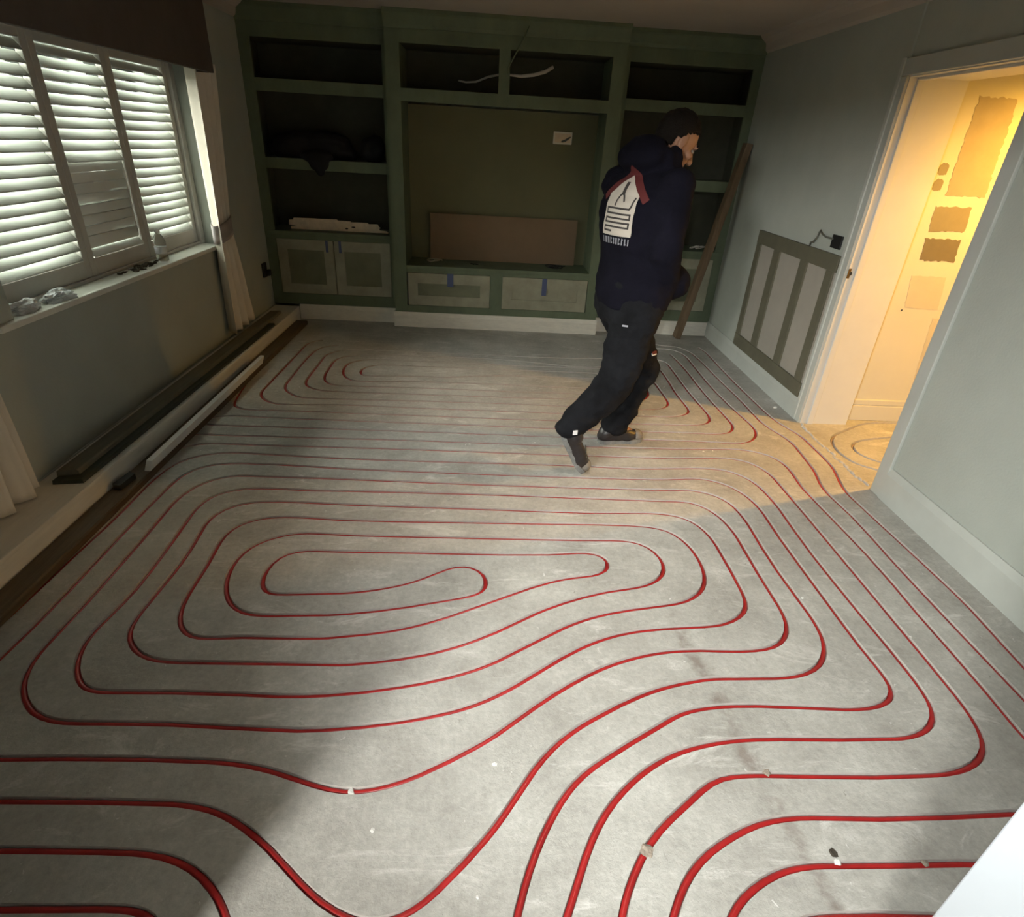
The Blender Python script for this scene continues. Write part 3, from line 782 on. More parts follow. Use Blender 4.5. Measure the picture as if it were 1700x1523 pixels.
for pi, (a, b, lab) in enumerate(panels):
    s = thing('window_shutter', lab, 'shutter', (SXa * 0.5 + SXb * 0.5, (a + b) / 2, 0.81), group='window shutter panels')
    hl = (b - a) / 2
    X0, X1 = -0.016, 0.016
    for e in (-1, 1):
        boxes((X0, X1, min(e * hl, e * (hl - 0.045)), max(e * hl, e * (hl - 0.045)), 0, 1.075)).build('stile', 'shutter', s, bevel=0.003)
    boxes((X0, X1, -hl + 0.045, hl - 0.045, 0, 0.085)).build('rail', 'shutter', s, bevel=0.003)
    boxes((X0, X1, -hl + 0.045, hl - 0.045, 1.03, 1.075)).build('rail', 'shutter', s, bevel=0.003)
    me = slat_mesh(2 * hl - 0.094)
    pitch = (1.03 - 0.085) / NSL
    for k in range(NSL):
        o = bpy.data.objects.new('slat', me)
        COL.objects.link(o)
        o.parent = s
        o.location = (0, 0, 0.085 + pitch * (k + 0.5))
        ang = 48.5 + random.uniform(-1.5, 1.5)
        if pi == 1 and 1 <= k <= 8:
            ang = (-79 if k in (2, 4, 5) else -87) + random.uniform(-2, 2)   # shut the other way
            if k in (2, 5, 6):
                o.rotation_euler.x = R(random.uniform(-0.9, 0.9))
        o.rotation_euler.y = R(ang)
    if pi == 1:
        MB().tube([(X1 + 0.008, 0.20, 0.16), (X1 + 0.012, 0.20, 0.5)], 0.004, 6).build('tilt_rod', 'shutter', s)

pel = boxes((-1.83, -1.80, 1.85, 4.50, 1.835, 2.27), (XL, -1.83, 1.85, 1.87, 1.835, 2.27), (XL, -1.83, 4.48, 4.50, 1.835, 2.27), (XL, -1.83, 1.87, 4.48, 2.25, 2.27)).build('window_pelmet', 'pelmet', bevel=0.004)
tag(pel, 'brown fabric pelmet box above the shuttered window', 'pelmet')

def curtain(name, label, yt0, yt1, ytie0, ytie1, yb0, yb1, ztop, ztie, zbot, x0, folds, tie_label, seed, depth=0.038):
    root = thing(name, label, 'curtain', (x0, (yb0 + yb1) / 2, zbot), group='window curtains')
    rnd = random.Random(seed)
    ph = rnd.uniform(0, 6)
    mb = MB()
    nu, nv = 90, 50
    rows = []
    for j in range(nv + 1):
        v = j / nv
        z = ztop + (zbot - ztop) * v
        if z > ztie:
            t = (ztop - z) / (ztop - ztie)
            t = t ** 1.25
            a, b = yt0 + (ytie0 - yt0) * t, yt1 + (ytie1 - yt1) * t
            dd = depth * (1 - 0.25 * t)
        else:
            t = (ztie - z) / (ztie - zbot)
            t = t ** 0.8
            a, b = ytie0 + (yb0 - ytie0) * t, ytie1 + (yb1 - ytie1) * t
            dd = depth * (0.75 + 0.25 * t)
        row = []
        for i in range(nu + 1):
            u = i / nu
            w = math.sin(u * folds * 2 * math.pi + ph + 0.35 * math.sin(v * 4 + u * 5)) + 0.3 * math.sin(u * folds * 4.3 * math.pi + v * 2)
            row.append(mb.bm.verts.new((x0 + dd * w - root.location.x, a + (b - a) * u - root.location.y, z - root.location.z)))
        rows.append(row)
    for p, q in zip(rows, rows[1:]):
        for i in range(nu):
            mb.bm.faces.new([p[i], p[i + 1], q[i + 1], q[i]])
    o = mb.build('drape', 'curtain', root, smooth=True)
    sol = o.modifiers.new('thickness', 'SOLIDIFY')
    sol.thickness = 0.004
    # tieback band wraps round the gathered waist
    ring = []
    cy, hw_ = (ytie0 + ytie1) / 2, (ytie1 - ytie0) / 2 + 0.015
    n_ = 28
    mb = MB()
    rows = []
    for j in range(5):
        row = []
        for i in range(n_):
            t = 2 * math.pi * i / n_
            row.append(mb.bm.verts.new((x0 + 0.048 * math.cos(t) - root.location.x, cy + hw_ * math.sin(t) - root.location.y,
                                        ztie + 0.055 - 0.03 * j + 0.035 * math.sin(t) * 0.8 - root.location.z)))
        rows.append(row)
    for p, q in zip(rows, rows[1:]):
        for i in range(n_):
            mb.bm.faces.new([p[i], p[(i + 1) % n_], q[(i + 1) % n_], q[i]])
    o = mb.build('tieback', 'tieback', root, smooth=True)
    sol = o.modifiers.new('thickness', 'SOLIDIFY')
    sol.thickness = 0.006
    return root
curtain('curtain', 'beige curtain at the far end of the window, gathered by a grey tieback', 4.40, 4.78, 4.37, 4.62, 4.33, 4.80, 1.90, 0.90, 0.175, -1.918, 3.4, '', 3)
curtain('curtain', 'beige curtain hanging by the near end of the window, only its lower hem in view', 1.84, 2.30, 1.90, 2.16, 1.80, 2.215, 1.90, 0.90, 0.13, -1.918, 3.4, '', 5)

# water bottle on the sill
b_ = thing('water_bottle', 'clear plastic water bottle standing on the window sill', 'bottle', (-2.015, 3.80, WZ0 + 0.028))
MB().lathe([(0.030, 0.0), (0.034, 0.004), (0.034, 0.03), (0.032, 0.035), (0.034, 0.04), (0.034, 0.085), (0.031, 0.092), (0.034, 0.10), (0.033, 0.118), (0.022, 0.145), (0.013, 0.158), (0.013, 0.168)], n=28).build('bottle_body', 'bottle', b_, smooth=True)
MB().lathe([(0.0155, 0.164), (0.0155, 0.182), (0.013, 0.184)], n=20).build('cap', 'trim_white', b_)
MB().lathe([(0.0345, 0.045), (0.0347, 0.046), (0.0347, 0.082), (0.0345, 0.083)], n=28).build('paper_band', 'film', b_, smooth=True)

def scrap(name, label, loc, sx, sy, sz, seed):
    rnd = random.Random(seed)
    mb = MB()
    bmesh.ops.create_icosphere(mb.bm, subdivisions=4, radius=1)
    for v in mb.bm.verts:
        d = noise.noise(v.co * 1.6 + Vector((seed, 0, 0))) * 0.55 + noise.noise(v.co * 4 + Vector((0, seed, 0))) * 0.28
        f = 1 + d
        v.co = Vector((v.co.x * sx * f, v.co.y * sy * f, max(0.0, v.co.z * f + 0.55) * sz))
    o = mb.build(name, 'film', loc=loc)
    return tag(o, label, 'plastic bag', 'crumpled plastic on the window sill')
scrap('plastic_wrap', 'crumpled clear plastic wrap on the sill, nearer the picture edge', (-2.01, 2.58, WZ0 + 0.028), 0.045, 0.075, 0.03, 3)
scrap('plastic_wrap', 'crumpled clear plastic wrap on the sill under the left shutter, farther of the two', (-1.995, 2.79, WZ0 + 0.028), 0.04, 0.085, 0.03, 9)
db = MB()
rnd = random.Random(2)
for i in range(70):
    y = rnd.gauss(3.58, 0.075)
    x = -2.035 + rnd.gauss(0, 0.018)
    r_ = rnd.uniform(0.004, 0.012)
    db.ellipsoid((x, y, WZ0 + 0.028 + r_ * 0.3), (r_ * 1.3, 0, 0), (0, r_ * 1.5, 0), (0, 0, r_ * 0.7), 6, 4)
o = db.build('dirt_heap', 'dirt')
tag(o, 'dark heap of dirt and rubble on the window sill beside the bottle', 'dirt', kind='stuff')

# socket on the left wall beside the bookcase
s_ = thing('wall_socket', 'black wall socket low on the left wall by the bookcase', 'socket', (XL, 5.30, 0.455))
boxes((0, 0.02, -0.04, 0.04, -0.06, 0.06)).build('box', 'black', s_, bevel=0.006)
boxes((0.02, 0.05, 0.0, 0.05, -0.05, 0.0)).build('plug', 'black', s_, bevel=0.006)

# ------------------------------------------------------------------ built-in bookcases
def shaker(name, x0, x1, z0, z1, yf, parent, rail=0.07, m='primer', mp='primer_dark', t=0.02, side=None):
    r_ = side if side else rail
    d = boxes((x0, x0 + r_, yf, yf + t, z0, z1), (x1 - r_, x1, yf, yf + t, z0, z1), (x0 + r_, x1 - r_, yf, yf + t, z1 - rail, z1), (x0 + r_, x1 - r_, yf, yf + t, z0, z0 + rail)).build(name, m, parent)
    boxes((x0 + r_ - 0.004, x1 - r_ + 0.004, yf + 0.010, yf + t - 0.002, z0 + rail - 0.004, z1 - rail + 0.004)).build('inset_panel', mp, d)
    return d

def alcove(label, x0, x1, sl, sr, shelf_z, lbl):
    t = thing('alcove_bookcase', label, 'bookcase', (0, 0, 0), group='painted alcove bookcases')
    YBk = 5.84
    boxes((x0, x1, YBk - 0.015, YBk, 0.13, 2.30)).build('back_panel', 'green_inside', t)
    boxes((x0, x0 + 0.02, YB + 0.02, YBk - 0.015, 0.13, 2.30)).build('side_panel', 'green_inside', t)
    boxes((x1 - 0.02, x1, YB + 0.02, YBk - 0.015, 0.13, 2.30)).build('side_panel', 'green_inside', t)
    boxes((x0, sl, YB, YB + 0.02, 0.13, 2.30)).build('stile', 'green', t)
    boxes((sr, x1, YB, YB + 0.02, 0.13, 2.30)).build('stile', 'green', t)
    boxes((sl, sr, YB, YB + 0.02, 2.15, 2.30)).build('rail', 'green', t)
    boxes((sl, sr, YB, YB + 0.02, 0.13, 0.228)).build('rail', 'green', t)
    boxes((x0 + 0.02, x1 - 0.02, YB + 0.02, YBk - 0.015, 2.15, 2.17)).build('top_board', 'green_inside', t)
    for z0, z1 in shelf_z:
        boxes((sl, sr, YB, YB + 0.022, z0, z1)).build('shelf_lip', 'green', t, bevel=0.002)
        boxes((x0 + 0.02, x1 - 0.02, YB + 0.022, YBk - 0.015, z1 - 0.03, z1)).build('shelf', 'green', t)
    boxes((x0 + 0.02, x1 - 0.02, YB - 0.006, YBk - 0.015, 0.735, 0.767)).build('counter', 'green', t, bevel=0.003)
    boxes((sl, sr, YB, YB + 0.02, 0.70, 0.735)).build('rail', 'green', t)
    mid = (sl + sr) / 2
    dl = shaker('door', sl + 0.004, mid - 0.004, 0.232, 0.698, YB - 0.004, t, 0.085)
    dr = shaker('door', mid + 0.004, sr - 0.004, 0.232, 0.698, YB - 0.004, t, 0.085)
    for d_, x_ in ((dl, mid - 0.07), (dr, mid + 0.045)):
        boxes((x_, x_ + 0.022, YB - 0.006, YB - 0.0035, 0.60, 0.70)).build('masking_tape', 'tape', d_)
    return t
al = alcove('dark green alcove bookcase left of the media unit, beside the window wall', XL, -0.86, -1.882, -0.888, [(1.80, 1.888), (1.252, 1.335)], '')
ar_ = alcove('dark green alcove bookcase at the right, half hidden by the person', 1.014, XR, 1.05, 2.035, [(1.822, 1.905), (1.255, 1.342)], '')
def crown(parent, x0, x1, y, h0=2.25):
    prof = [(y + 0.0, h0), (y - 0.012, h0), (y - 0.02, h0 + 0.02), (y - 0.06, h0 + 0.075), (y - 0.07, h0 + 0.085), (y - 0.07, HC), (y + 0.02, HC), (y + 0.02, h0)]
    MB().prism([(x0, a, b) for a, b in prof], (x1 - x0, 0, 0)).build('crown_moulding', 'green', parent)
crown(al, XL, -0.86, YB)
crown(ar_, 1.014, XR, YB)

mu = thing('media_unit', 'green built-in media unit projecting in the middle of the back wall', 'cabinet', (0, 0, 0))
X0, X1, OL, OR = -0.845, 1.0, -0.735, 0.893
YK = 5.78
boxes((X0, OL, YC, YC + 0.02, 0.13, 2.30)).build('stile', 'green', mu)
boxes((OR, X1, YC, YC + 0.02, 0.13, 2.30)).build('stile', 'green', mu)
boxes((X0, X0 + 0.02, YC + 0.02, YK + 0.04, 0.13, 2.30)).build('side_panel', 'green', mu)
boxes((X1 - 0.02, X1, YC + 0.02, YK + 0.04, 0.13, 2.30)).build('side_panel', 'green', mu)
boxes((OL - 0.02, OL, YC + 0.02, YK, 0.5, 2.30)).build('lining_panel', 'green', mu)
boxes((OR, OR + 0.02, YC + 0.02, YK, 0.5, 2.30)).build('lining_panel', 'green', mu)
boxes((OL, OR, YC, YC + 0.02, 2.16, 2.30)).build('rail', 'green', mu)
boxes((OL, OR, YC, YC + 0.02, 1.785, 1.872)).build('rail', 'green', mu)
boxes((OL, OR, YC + 0.02, YK, 1.84, 1.872)).build('shelf', 'green', mu)
boxes((0.022, 0.108, YC, YC + 0.02, 1.872, 2.16)).build('mullion', 'green', mu)
boxes((OL, OR, YK - 0.02, YK, 0.5, 1.785)).build('back_panel', 'green_tv', mu)
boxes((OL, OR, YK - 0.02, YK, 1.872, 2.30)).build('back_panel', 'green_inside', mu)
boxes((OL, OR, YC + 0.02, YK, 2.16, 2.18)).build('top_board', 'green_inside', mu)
boxes((OL, OR, YC - 0.004, YK, 0.515, 0.547)).build('counter', 'green', mu, bevel=0.003)
boxes((OL, OR, YC, YC + 0.02, 0.487, 0.515)).build('rail', 'green', mu)
boxes((OL, OR, YC, YC + 0.02, 0.13, 0.196)).build('rail', 'green', mu)
boxes((0.008, 0.118, YC, YC + 0.02, 0.196, 0.487)).build('mullion', 'green', mu)
dw1 = shaker('drawer', OL + 0.012, 0.006, 0.200, 0.484, YC - 0.004, mu, 0.088, side=0.085)
dw2 = shaker('drawer', 0.120, OR - 0.006, 0.200, 0.484, YC - 0.004, mu, 0.088, mp='primer', side=0.085)
boxes((-0.375, -0.320, YC - 0.006, YC - 0.0035, 0.375, 0.489)).build('masking_tape', 'tape', dw1)
boxes((0.477, 0.520, YC - 0.006, YC - 0.0035, 0.335, 0.485)).build('masking_tape', 'tape', dw2)
crown(mu, X0, X1, YC)
boxes((X0, X1, YC + 0.02, YB + 0.02, 2.30, HC)).build('filler_board', 'green', mu)

# things in and on the cabinets
o = boxes((-0.555, 0.795, 5.715, 5.735, 0.547, 0.945)).build('hardboard_sheet', 'brown_board')
tag(o, 'brown hardboard sheet standing against the back of the media unit', 'board')
s_ = thing('double_socket', 'white socket plate on the olive back panel of the media unit', 'socket', (0.597, YK - 0.02, 1.600))
boxes((-0.082, 0.082, -0.012, 0, -0.048, 0.048)).build('plate', 'switch', s_, bevel=0.004)
boxes((-0.068, 0.068, -0.0135, -0.0115, -0.035, 0.035)).build('recess', 'torn_white', s_)
MB().tube([(-0.01, -0.016, -0.028), (0.02, -0.022, -0.020), (0.055, -0.018, 0.004), (0.07, -0.014, 0.012)], [0.006, 0.009, 0.007, 0.003], 8).build('loose_cable', 'wire', s_, smooth=True)

o = MB().tube([(-0.30, 5.62, 1.962), (-0.24, 5.60, 1.952), (-0.16, 5.58, 1.958), (-0.06, 5.56, 1.996), (0.02, 5.50, 2.008), (0.10, 5.46, 2.010), (0.20, 5.46, 2.006), (0.30, 5.48, 2.022), (0.39, 5.50, 2.05), (0.45, 5.52, 2.085)],
              [0.006, 0.007, 0.008, 0.008, 0.008, 0.008, 0.011, 0.013, 0.014, 0.013], 8).build('white_cable', 'cable_white', smooth=True)
tag(o, 'stiff white cable lying across the top shelf of the media unit', 'cable')
o = MB().tube([(0.235, YC - 0.074, 2.30), (0.20, YC - 0.04, 2.23), (0.165, YC - 0.012, 2.17), (0.118, YC - 0.008, 2.09), (0.092, YC - 0.006, 2.045), (0.10, YC - 0.006, 2.0)], 0.0055, 8).build('hanging_wire', 'green', smooth=True)
tag(o, 'thin painted wire hanging down the front of the media unit mullion', 'wire')

def coil(name, label, loc, r0, n, m, seed, rad=0.004, flat=0.35):
    rnd = random.Random(seed)
    pts = []
    for i in range(n * 14):
        t = i / 14 * 2 * math.pi
        rr = r0 * (0.55 + 0.45 * math.sin(t * 0.37 + seed))
        pts.append((rr * math.cos(t) * 1.5, rr * math.sin(t) * 0.6, rad + abs(math.sin(t * 0.61 + seed)) * r0 * flat))
    o = MB().tube(pts, rad, 6).build(name, m, smooth=True, loc=loc)
    return tag(o, label, 'cable')
coil('cable_coil', 'tangle of black cable on the media unit counter at the right', (0.60, 5.52, 0.547), 0.062, 4, 'black', 2)
coil('cable_coil', 'small black cable scrap at the middle of the media unit counter', (-0.14, 5.50, 0.547), 0.026, 2, 'black', 5, 0.003)
coil('cable_scrap', 'pale twist of bared cable on the left of the media unit counter', (-0.50, 5.56, 0.547), 0.05, 2, 'copper', 7, 0.005)
coil('cable_scrap', 'grey cable scrap on the counter of the right alcove bookcase', (1.90, 5.56, 0.767), 0.05, 3, 'cable_white', 4, 0.004, 0.6)

def cloth_heap(name, label, pts, seed, loc):
    mb = MB()
    for c, a, b, h in pts:
        mb.ellipsoid(c, (a, 0, 0), (0, b, 0), (0, 0, h), 20, 14)
    mb = remeshed(mb, 0.012, 4, 0.016, 9.0, lambda v: setattr(v.co, 'z', max(v.co.z, 0.001)) if v.co.y > -0.165 else None)
    o = mb.build(name, 'black_cloth', smooth=True, loc=loc)
    return tag(o, label, 'clothing')
cloth_heap('folded_jacket', 'black jacket heaped on the left bookcase shelf, one corner hanging over the lip',
           [((-0.16, 0, 0.08), 0.27, 0.13, 0.13), ((0.05, 0.0, 0.09), 0.22, 0.13, 0.125), ((0.20, 0, 0.05), 0.11, 0.12, 0.06), ((0.0, -0.15, 0.02), 0.14, 0.05, 0.05),
            ((0.02, -0.185, -0.03), 0.085, 0.022, 0.06), ((0.025, -0.19, -0.075), 0.045, 0.018, 0.05)], 1, (-1.46, 5.63, 1.335))
cloth_heap('rolled_cloth', 'smaller black cloth bundle on the left bookcase shelf beside the jacket',
           [((0, 0, 0.085), 0.105, 0.11, 0.11), ((0.02, 0.01, 0.12), 0.08, 0.09, 0.085)], 2, (-1.03, 5.64, 1.335))
# torn white plasterboard strip standing at the back of the left counter
out = [(-1.775, 0.768), (-1.775, 0.79), (-1.735, 0.797), (-1.735, 0.80), (-1.79, 0.803), (-1.785, 0.842), (-1.75, 0.845), (-1.745, 0.86), (-1.60, 0.863), (-1.50, 0.862), (-1.37, 0.864), (-1.36, 0.855), (-1.25, 0.853), (-1.245, 0.846),
       (-1.10, 0.848), (-1.09, 0.838), (-1.01, 0.84), (-1.0, 0.818), (-0.985, 0.81), (-1.0, 0.80), (-0.99, 0.79), (-0.94, 0.786), (-0.92, 0.778), (-0.92, 0.768)]
o = MB().prism([(a, 5.58, b) for a, b in out], (0, 0.012, 0)).build('plasterboard_strip', 'torn_white')
tag(o, 'torn white plasterboard strip on the left bookcase counter', 'board')
for (a, b, w) in ((-1.225, 0.806, 0.018), (-1.285, 0.792, 0.014)):
    MB().ellipsoid((a, 5.579, b), (w, 0, 0), (0, 0.002, 0), (0, 0, 0.006), 8, 6).build('hole', 'black', o)

# ------------------------------------------------------------------ boards along the left wall
t = thing('timber_boxing', 'long white boxed-in skirting along the left wall', 'boxing', (0, 0, 0))
boxes((-1.955, -1.735, 1.0, 5.42, 0.105, 0.122)).build('top_board', 'box_white', t, bevel=0.003)
boxes((-1.755, -1.737, 1.0, 5.42, 0.0, 0.105)).build('front_board', 'box_white', t)
o = MB().prism([(-1.728, 1.0, 0.0), (-1.632, 1.0, 0.0), (-1.632, 1.0, 0.026), (-1.64, 1.0, 0.032), (-1.728, 1.0, 0.032)], (0, 4.27, 0)).build('timber_batten', 'batten')
tag(o, 'long dark brown timber batten on the floor along the white boxing', 'timber')
o = MB().prism([(-1.664, 2.53, 0.033), (-1.634, 2.53, 0.033), (-1.612, 2.53, 0.094), (-1.640, 2.53, 0.096)], (0.0, 1.58, 0)).build('trim_strip', 'trim_white', bevel=0.002)
tag(o, 'white plastic trim strip resting on the brown batten', 'trim')
o = MB().prism([(-1.715, 2.36, 0.033), (-1.675, 2.35, 0.033), (-1.665, 2.46, 0.033), (-1.70, 2.48, 0.033)], (0, 0, 0.028)).build('timber_offcut', 'black')
tag(o, 'small black offcut on the batten before the white trim strip', 'timber')
def dark_plank(label, x0, x1, y0, y1, z0, z1, sk, m='dark_board'):
    o = MB().prism([(x0, y0, z0), (x1, y0 + 0.02, z0), (x1, y0 + 0.02, z1 - 0.006), (x1 - 0.006, y0 + 0.02, z1), (x0 + 0.004, y0, z1)], (sk, y1 - y0, 0)).build('skirting_plank', m)
    return tag(o, label, 'plank', 'dark planks on the white boxing')
dark_plank('dark green plank lying on the white boxing, lower of the two', -1.885, -1.765, 2.24, 4.75, 0.123, 0.143, 0.02)
dark_plank('grey brown plank on top of the dark green plank along the left wall', -1.885, -1.80, 2.28, 5.05, 0.144, 0.168, 0.015, 'grey_board')

# ------------------------------------------------------------------ right wall: panelling, box, plank
pn = thing('wall_panelling', 'dark olive panelling frame of three bays on the right wall', 'panelling', (XR, 4.2, 0))
def onwall(a, b, c_, d_, t0, t1): return (t0, t1, a - 4.2, b - 4.2, c_, d_)
boxes(onwall(3.575, 4.76, 0.145, 1.05, -0.008, 0)).build('backing', 'panel_light', pn)
boxes(onwall(3.575, 4.765, 0.955, 1.05, -0.022, -0.008)).build('rail', 'panel_dark', pn, bevel=0.002)
boxes(onwall(3.575, 4.765, 0.143, 0.24, -0.022, -0.008)).build('rail', 'panel_dark', pn, bevel=0.002)
for a, b in ((4.69, 4.765), (4.345, 4.45), (3.93, 4.03), (3.60, 3.683)):
    boxes(onwall(a, b, 0.24, 0.955, -0.020, -0.008)).build('stile', 'panel_dark', pn, bevel=0.002)
o = boxes((XR - 0.012, XR - 0.001, 3.625, 3.735, 1.08, 1.155)).build('back_box', 'black', bevel=0.002)
tag(o, 'black electrical back box in the right wall by the door architrave', 'socket')
o = MB().tube([(XR - 0.004, 3.99, 1.05), (XR - 0.012, 3.97, 1.075), (XR - 0.03, 3.91, 1.085), (XR - 0.03, 3.875, 1.12), (XR - 0.02, 3.885, 1.15), (XR - 0.008, 3.90, 1.158), (XR - 0.012, 3.86, 1.14), (XR - 0.016, 3.80, 1.13), (XR - 0.014, 3.72, 1.13)], 0.0055, 8).build('loose_wire', 'wire', smooth=True)
tag(o, 'grey loose wire trailing from the black back box on the right wall', 'wire')
a, b = Vector((1.785, 5.335, 0.0)), Vector((2.072, 5.335, 1.63))
d = (b - a).normalized()
n1 = Vector((d.z, 0, -d.x))
mb = MB()
mb.obox((a + b) / 2 + n1 * 0.0 + Vector((0, 0, 0.006)), d * (b - a).length / 2, n1 * 0.028, (0, 0.045, 0))
o = mb.build('timber_plank', 'plank', bevel=0.004)
tag(o, 'rough brown timber plank leaning into the far right corner', 'timber')

# ring added as a fixture for the floor fill spot (its light is set up with the other lights)
dl_ = thing('added_spot_ring', 'small ceiling ring added around the unseen fill spot over the near half of the room', 'lamp', (0.42, 2.0, HC))
rg = MB()
rr_ = [[rg.bm.verts.new((r_ * math.cos(2 * math.pi * j / 32), r_ * math.sin(2 * math.pi * j / 32), z)) for j in range(32)] for r_, z in ((0.036, 0.02), (0.038, -0.002), (0.047, -0.006), (0.050, 0.0))]
for p, q in zip(rr_, rr_[1:]):
    for j in range(32):
        rg.bm.faces.new([p[j], p[(j + 1) % 32], q[(j + 1) % 32], q[j]])
rg.build('trim_ring', 'white_wood', dl_, smooth=True)
# hallway lamp
lp = thing('pendant_lamp', 'warm hallway lamp under a small white shade at the ceiling', 'lamp', (3.23, 2.96, HC))
MB().lathe([(0.05, 0.0), (0.05, -0.015), (0.02, -0.025), (0.004, -0.028)]).build('ceiling_rose', 'white_wood', lp)
MB().tube([(0, 0, -0.02), (0, 0, -0.09)], 0.004, 8).build('cord', 'white_wood', lp)
sh = MB()
ra = [[sh.bm.verts.new((r_ * math.cos(2 * math.pi * j / 28), r_ * math.sin(2 * math.pi * j / 28), z)) for j in range(28)] for r_, z in ((0.025, -0.085), (0.06, -0.11), (0.10, -0.17), (0.105, -0.18), (0.096, -0.17), (0.056, -0.115), (0.02, -0.092))]
for p, q in zip(ra, ra[1:]):
    for j in range(28):
        sh.bm.faces.new([p[j], p[(j + 1) % 28], q[(j + 1) % 28], q[j]])
sh.build('lamp_shade', 'white_wood', lp, smooth=True)
MB().lathe([(0.014, -0.10), (0.03, -0.13), (0.034, -0.155), (0.024, -0.18), (0.004, -0.195)]).build('bulb', 'glow', lp, smooth=True)

# ------------------------------------------------------------------ crumbs on the floor
def crumb(label, x, y, r_, m, seed, group='loose crumbs on the floor', z=0.0, sx=1.0):
    mb = MB()
    bmesh.ops.create_icosphere(mb.bm, subdivisions=2, radius=1)
    for v in mb.bm.verts:
        f = 1 + 0.6 * noise.noise(v.co * 1.3 + Vector((seed * 3.1, 0, 0)))
        v.co = Vector((v.co.x * r_ * f * sx, v.co.y * r_ * f, (v.co.z * 0.34 * f + 0.16) * r_))
    o = mb.build('screed_crumb', m, loc=(x, y, z))
    o.rotation_euler.z = seed
    return tag(o, label, 'crumb', group)
crumb('lump of brown screed bridging a pipe near the lower edge', 0.445, 0.803, 0.018, 'crumb', 1, z=-0.004)
crumb('brown screed crumb on the pipe at the lower right, beyond the lump', 0.841, 1.012, 0.011, 'crumb', 2, z=-0.003)
crumb('pinkish crumb by the dark hole at the lower right', 0.925, 0.775, 0.009, 'crumb_white', 3, z=-0.002)
crumb('reddish crumb on the lowest right pipe', 1.152, 0.772, 0.009, 'crumb', 4, z=-0.002)
crumb('white plaster fleck on the pipe at the lower left centre', -0.325, 0.947, 0.008, 'crumb_white', 5, z=-0.004, sx=1.8)
crumb('white plaster lump by the right skirting near the doorway', 2.045, 3.72, 0.014, 'crumb_white', 6)
crumb('dark crumbled patch of screed by the lower right pipe', 0.925, 0.795, 0.011, 'dirt', 8, z=-0.002)
rnd = random.Random(31)
for i, (x, y) in enumerate([(1.55, 3.16), (1.43, 3.16), (1.22, 3.25), (1.30, 3.01), (1.36, 3.02), (0.30, 3.05), (0.12, 3.08), (-0.25, 0.85), (0.02, 0.70), (0.06, 1.03), (1.30, 1.75), (1.62, 1.55)]):
    crumb('tiny pale screed crumb on the floor', x, y, rnd.uniform(0.003, 0.0055), 'crumb_white', 10 + i, 'tiny pale crumbs on the floor', sx=1.5)
o = MB().ellipsoid((2.42, 2.86, 0.0), (0.05, 0, 0), (0, 0.022, 0), (0, 0, 0.003), 14, 6).build('knot_patch', 'dirt', floor)

# ------------------------------------------------------------------ person
P0 = Vector((0.70, 2.92, 0.0))
person = thing('person', 'person in dark hooded jacket, black work trousers and boots, walking right with head bowed', 'person', P0)
def V(x, y, z): return Vector((x, y, z))
A = R(22)
F_ = V(math.cos(A), math.sin(A), 0)      # facing
S_ = V(math.sin(A), -math.cos(A), 0)     # his right
U_ = V(0, 0, 1)
PEL = V(0.70, 2.92, 0.93)
HIP_R, HIP_L = PEL + S_ * 0.09 - U_ * 0.03, PEL - S_ * 0.09 - U_ * 0.03
KN_L, AN_L = V(0.862, 3.05, 0.50), V(0.765, 3.10, 0.10)
KN_R, AN_R = V(0.665, 2.79, 0.49), V(0.445, 2.70, 0.275)
TOE_R = V(0.528, 2.722, 0.035)
HEEL_L, TOE_L = V(0.70, 3.085, 0.03), V(0.925, 3.135, 0.03)
TA = R(30)
TF = V(math.cos(TA), math.sin(TA), 0)
TS = V(math.sin(TA), -math.cos(TA), 0)
CH = V(0.715, 2.95, 1.28)                # chest
NK = V(0.762, 2.975, 1.47)
HD = V(0.836, 3.005, 1.592)              # head centre
SH_R, SH_L = CH + TS * 0.185 + U_ * 0.12, CH - TS * 0.185 + U_ * 0.12
EL_R, EL_L = V(0.795, 2.745, 1.14), V(0.795, 3.16, 1.13)
WR_R, WR_L = V(0.845, 2.84, 0.985), V(0.875, 3.09, 0.98)
# head frame: looking right and down
ha, hp = R(12), R(-33)
HF = V(math.cos(ha) * math.cos(hp), math.sin(ha) * math.cos(hp), math.sin(hp))
HS = V(math.sin(ha), -math.cos(ha), 0)
HU = HS.cross(HF).normalized()
def H(f, s, u): return HD + HF * f + HS * s + HU * u

body = MB()
# skull, face
body.ellipsoid(HD + HU * 0.02 - HF * 0.012, HF * 0.098, HS * 0.076, HU * 0.098)
body.ellipsoid(H(0.030, 0, -0.045), HF * 0.066, HS * 0.058, HU * 0.075)
body.ellipsoid(H(0.060, 0, -0.093), HF * 0.030, HS * 0.034, HU * 0.026)       # chin
body.capsule(H(0.088, 0, 0.012), H(0.112, 0, -0.028), 0.009, 0.015)            # nose
body.ellipsoid(H(0.100, 0.012, -0.033), HF * 0.010, HS * 0.009, HU * 0.008)
body.ellipsoid(H(0.100, -0.012, -0.033), HF * 0.010, HS * 0.009, HU * 0.008)
body.ellipsoid(H(0.083, 0, 0.026), HF * 0.014, HS * 0.050, HU * 0.012)        # brow
body.ellipsoid(H(0.088, 0, -0.060), HF * 0.012, HS * 0.022, HU * 0.006)       # lips
body.ellipsoid(H(0.085, 0, -0.071), HF * 0.012, HS * 0.020, HU * 0.007)
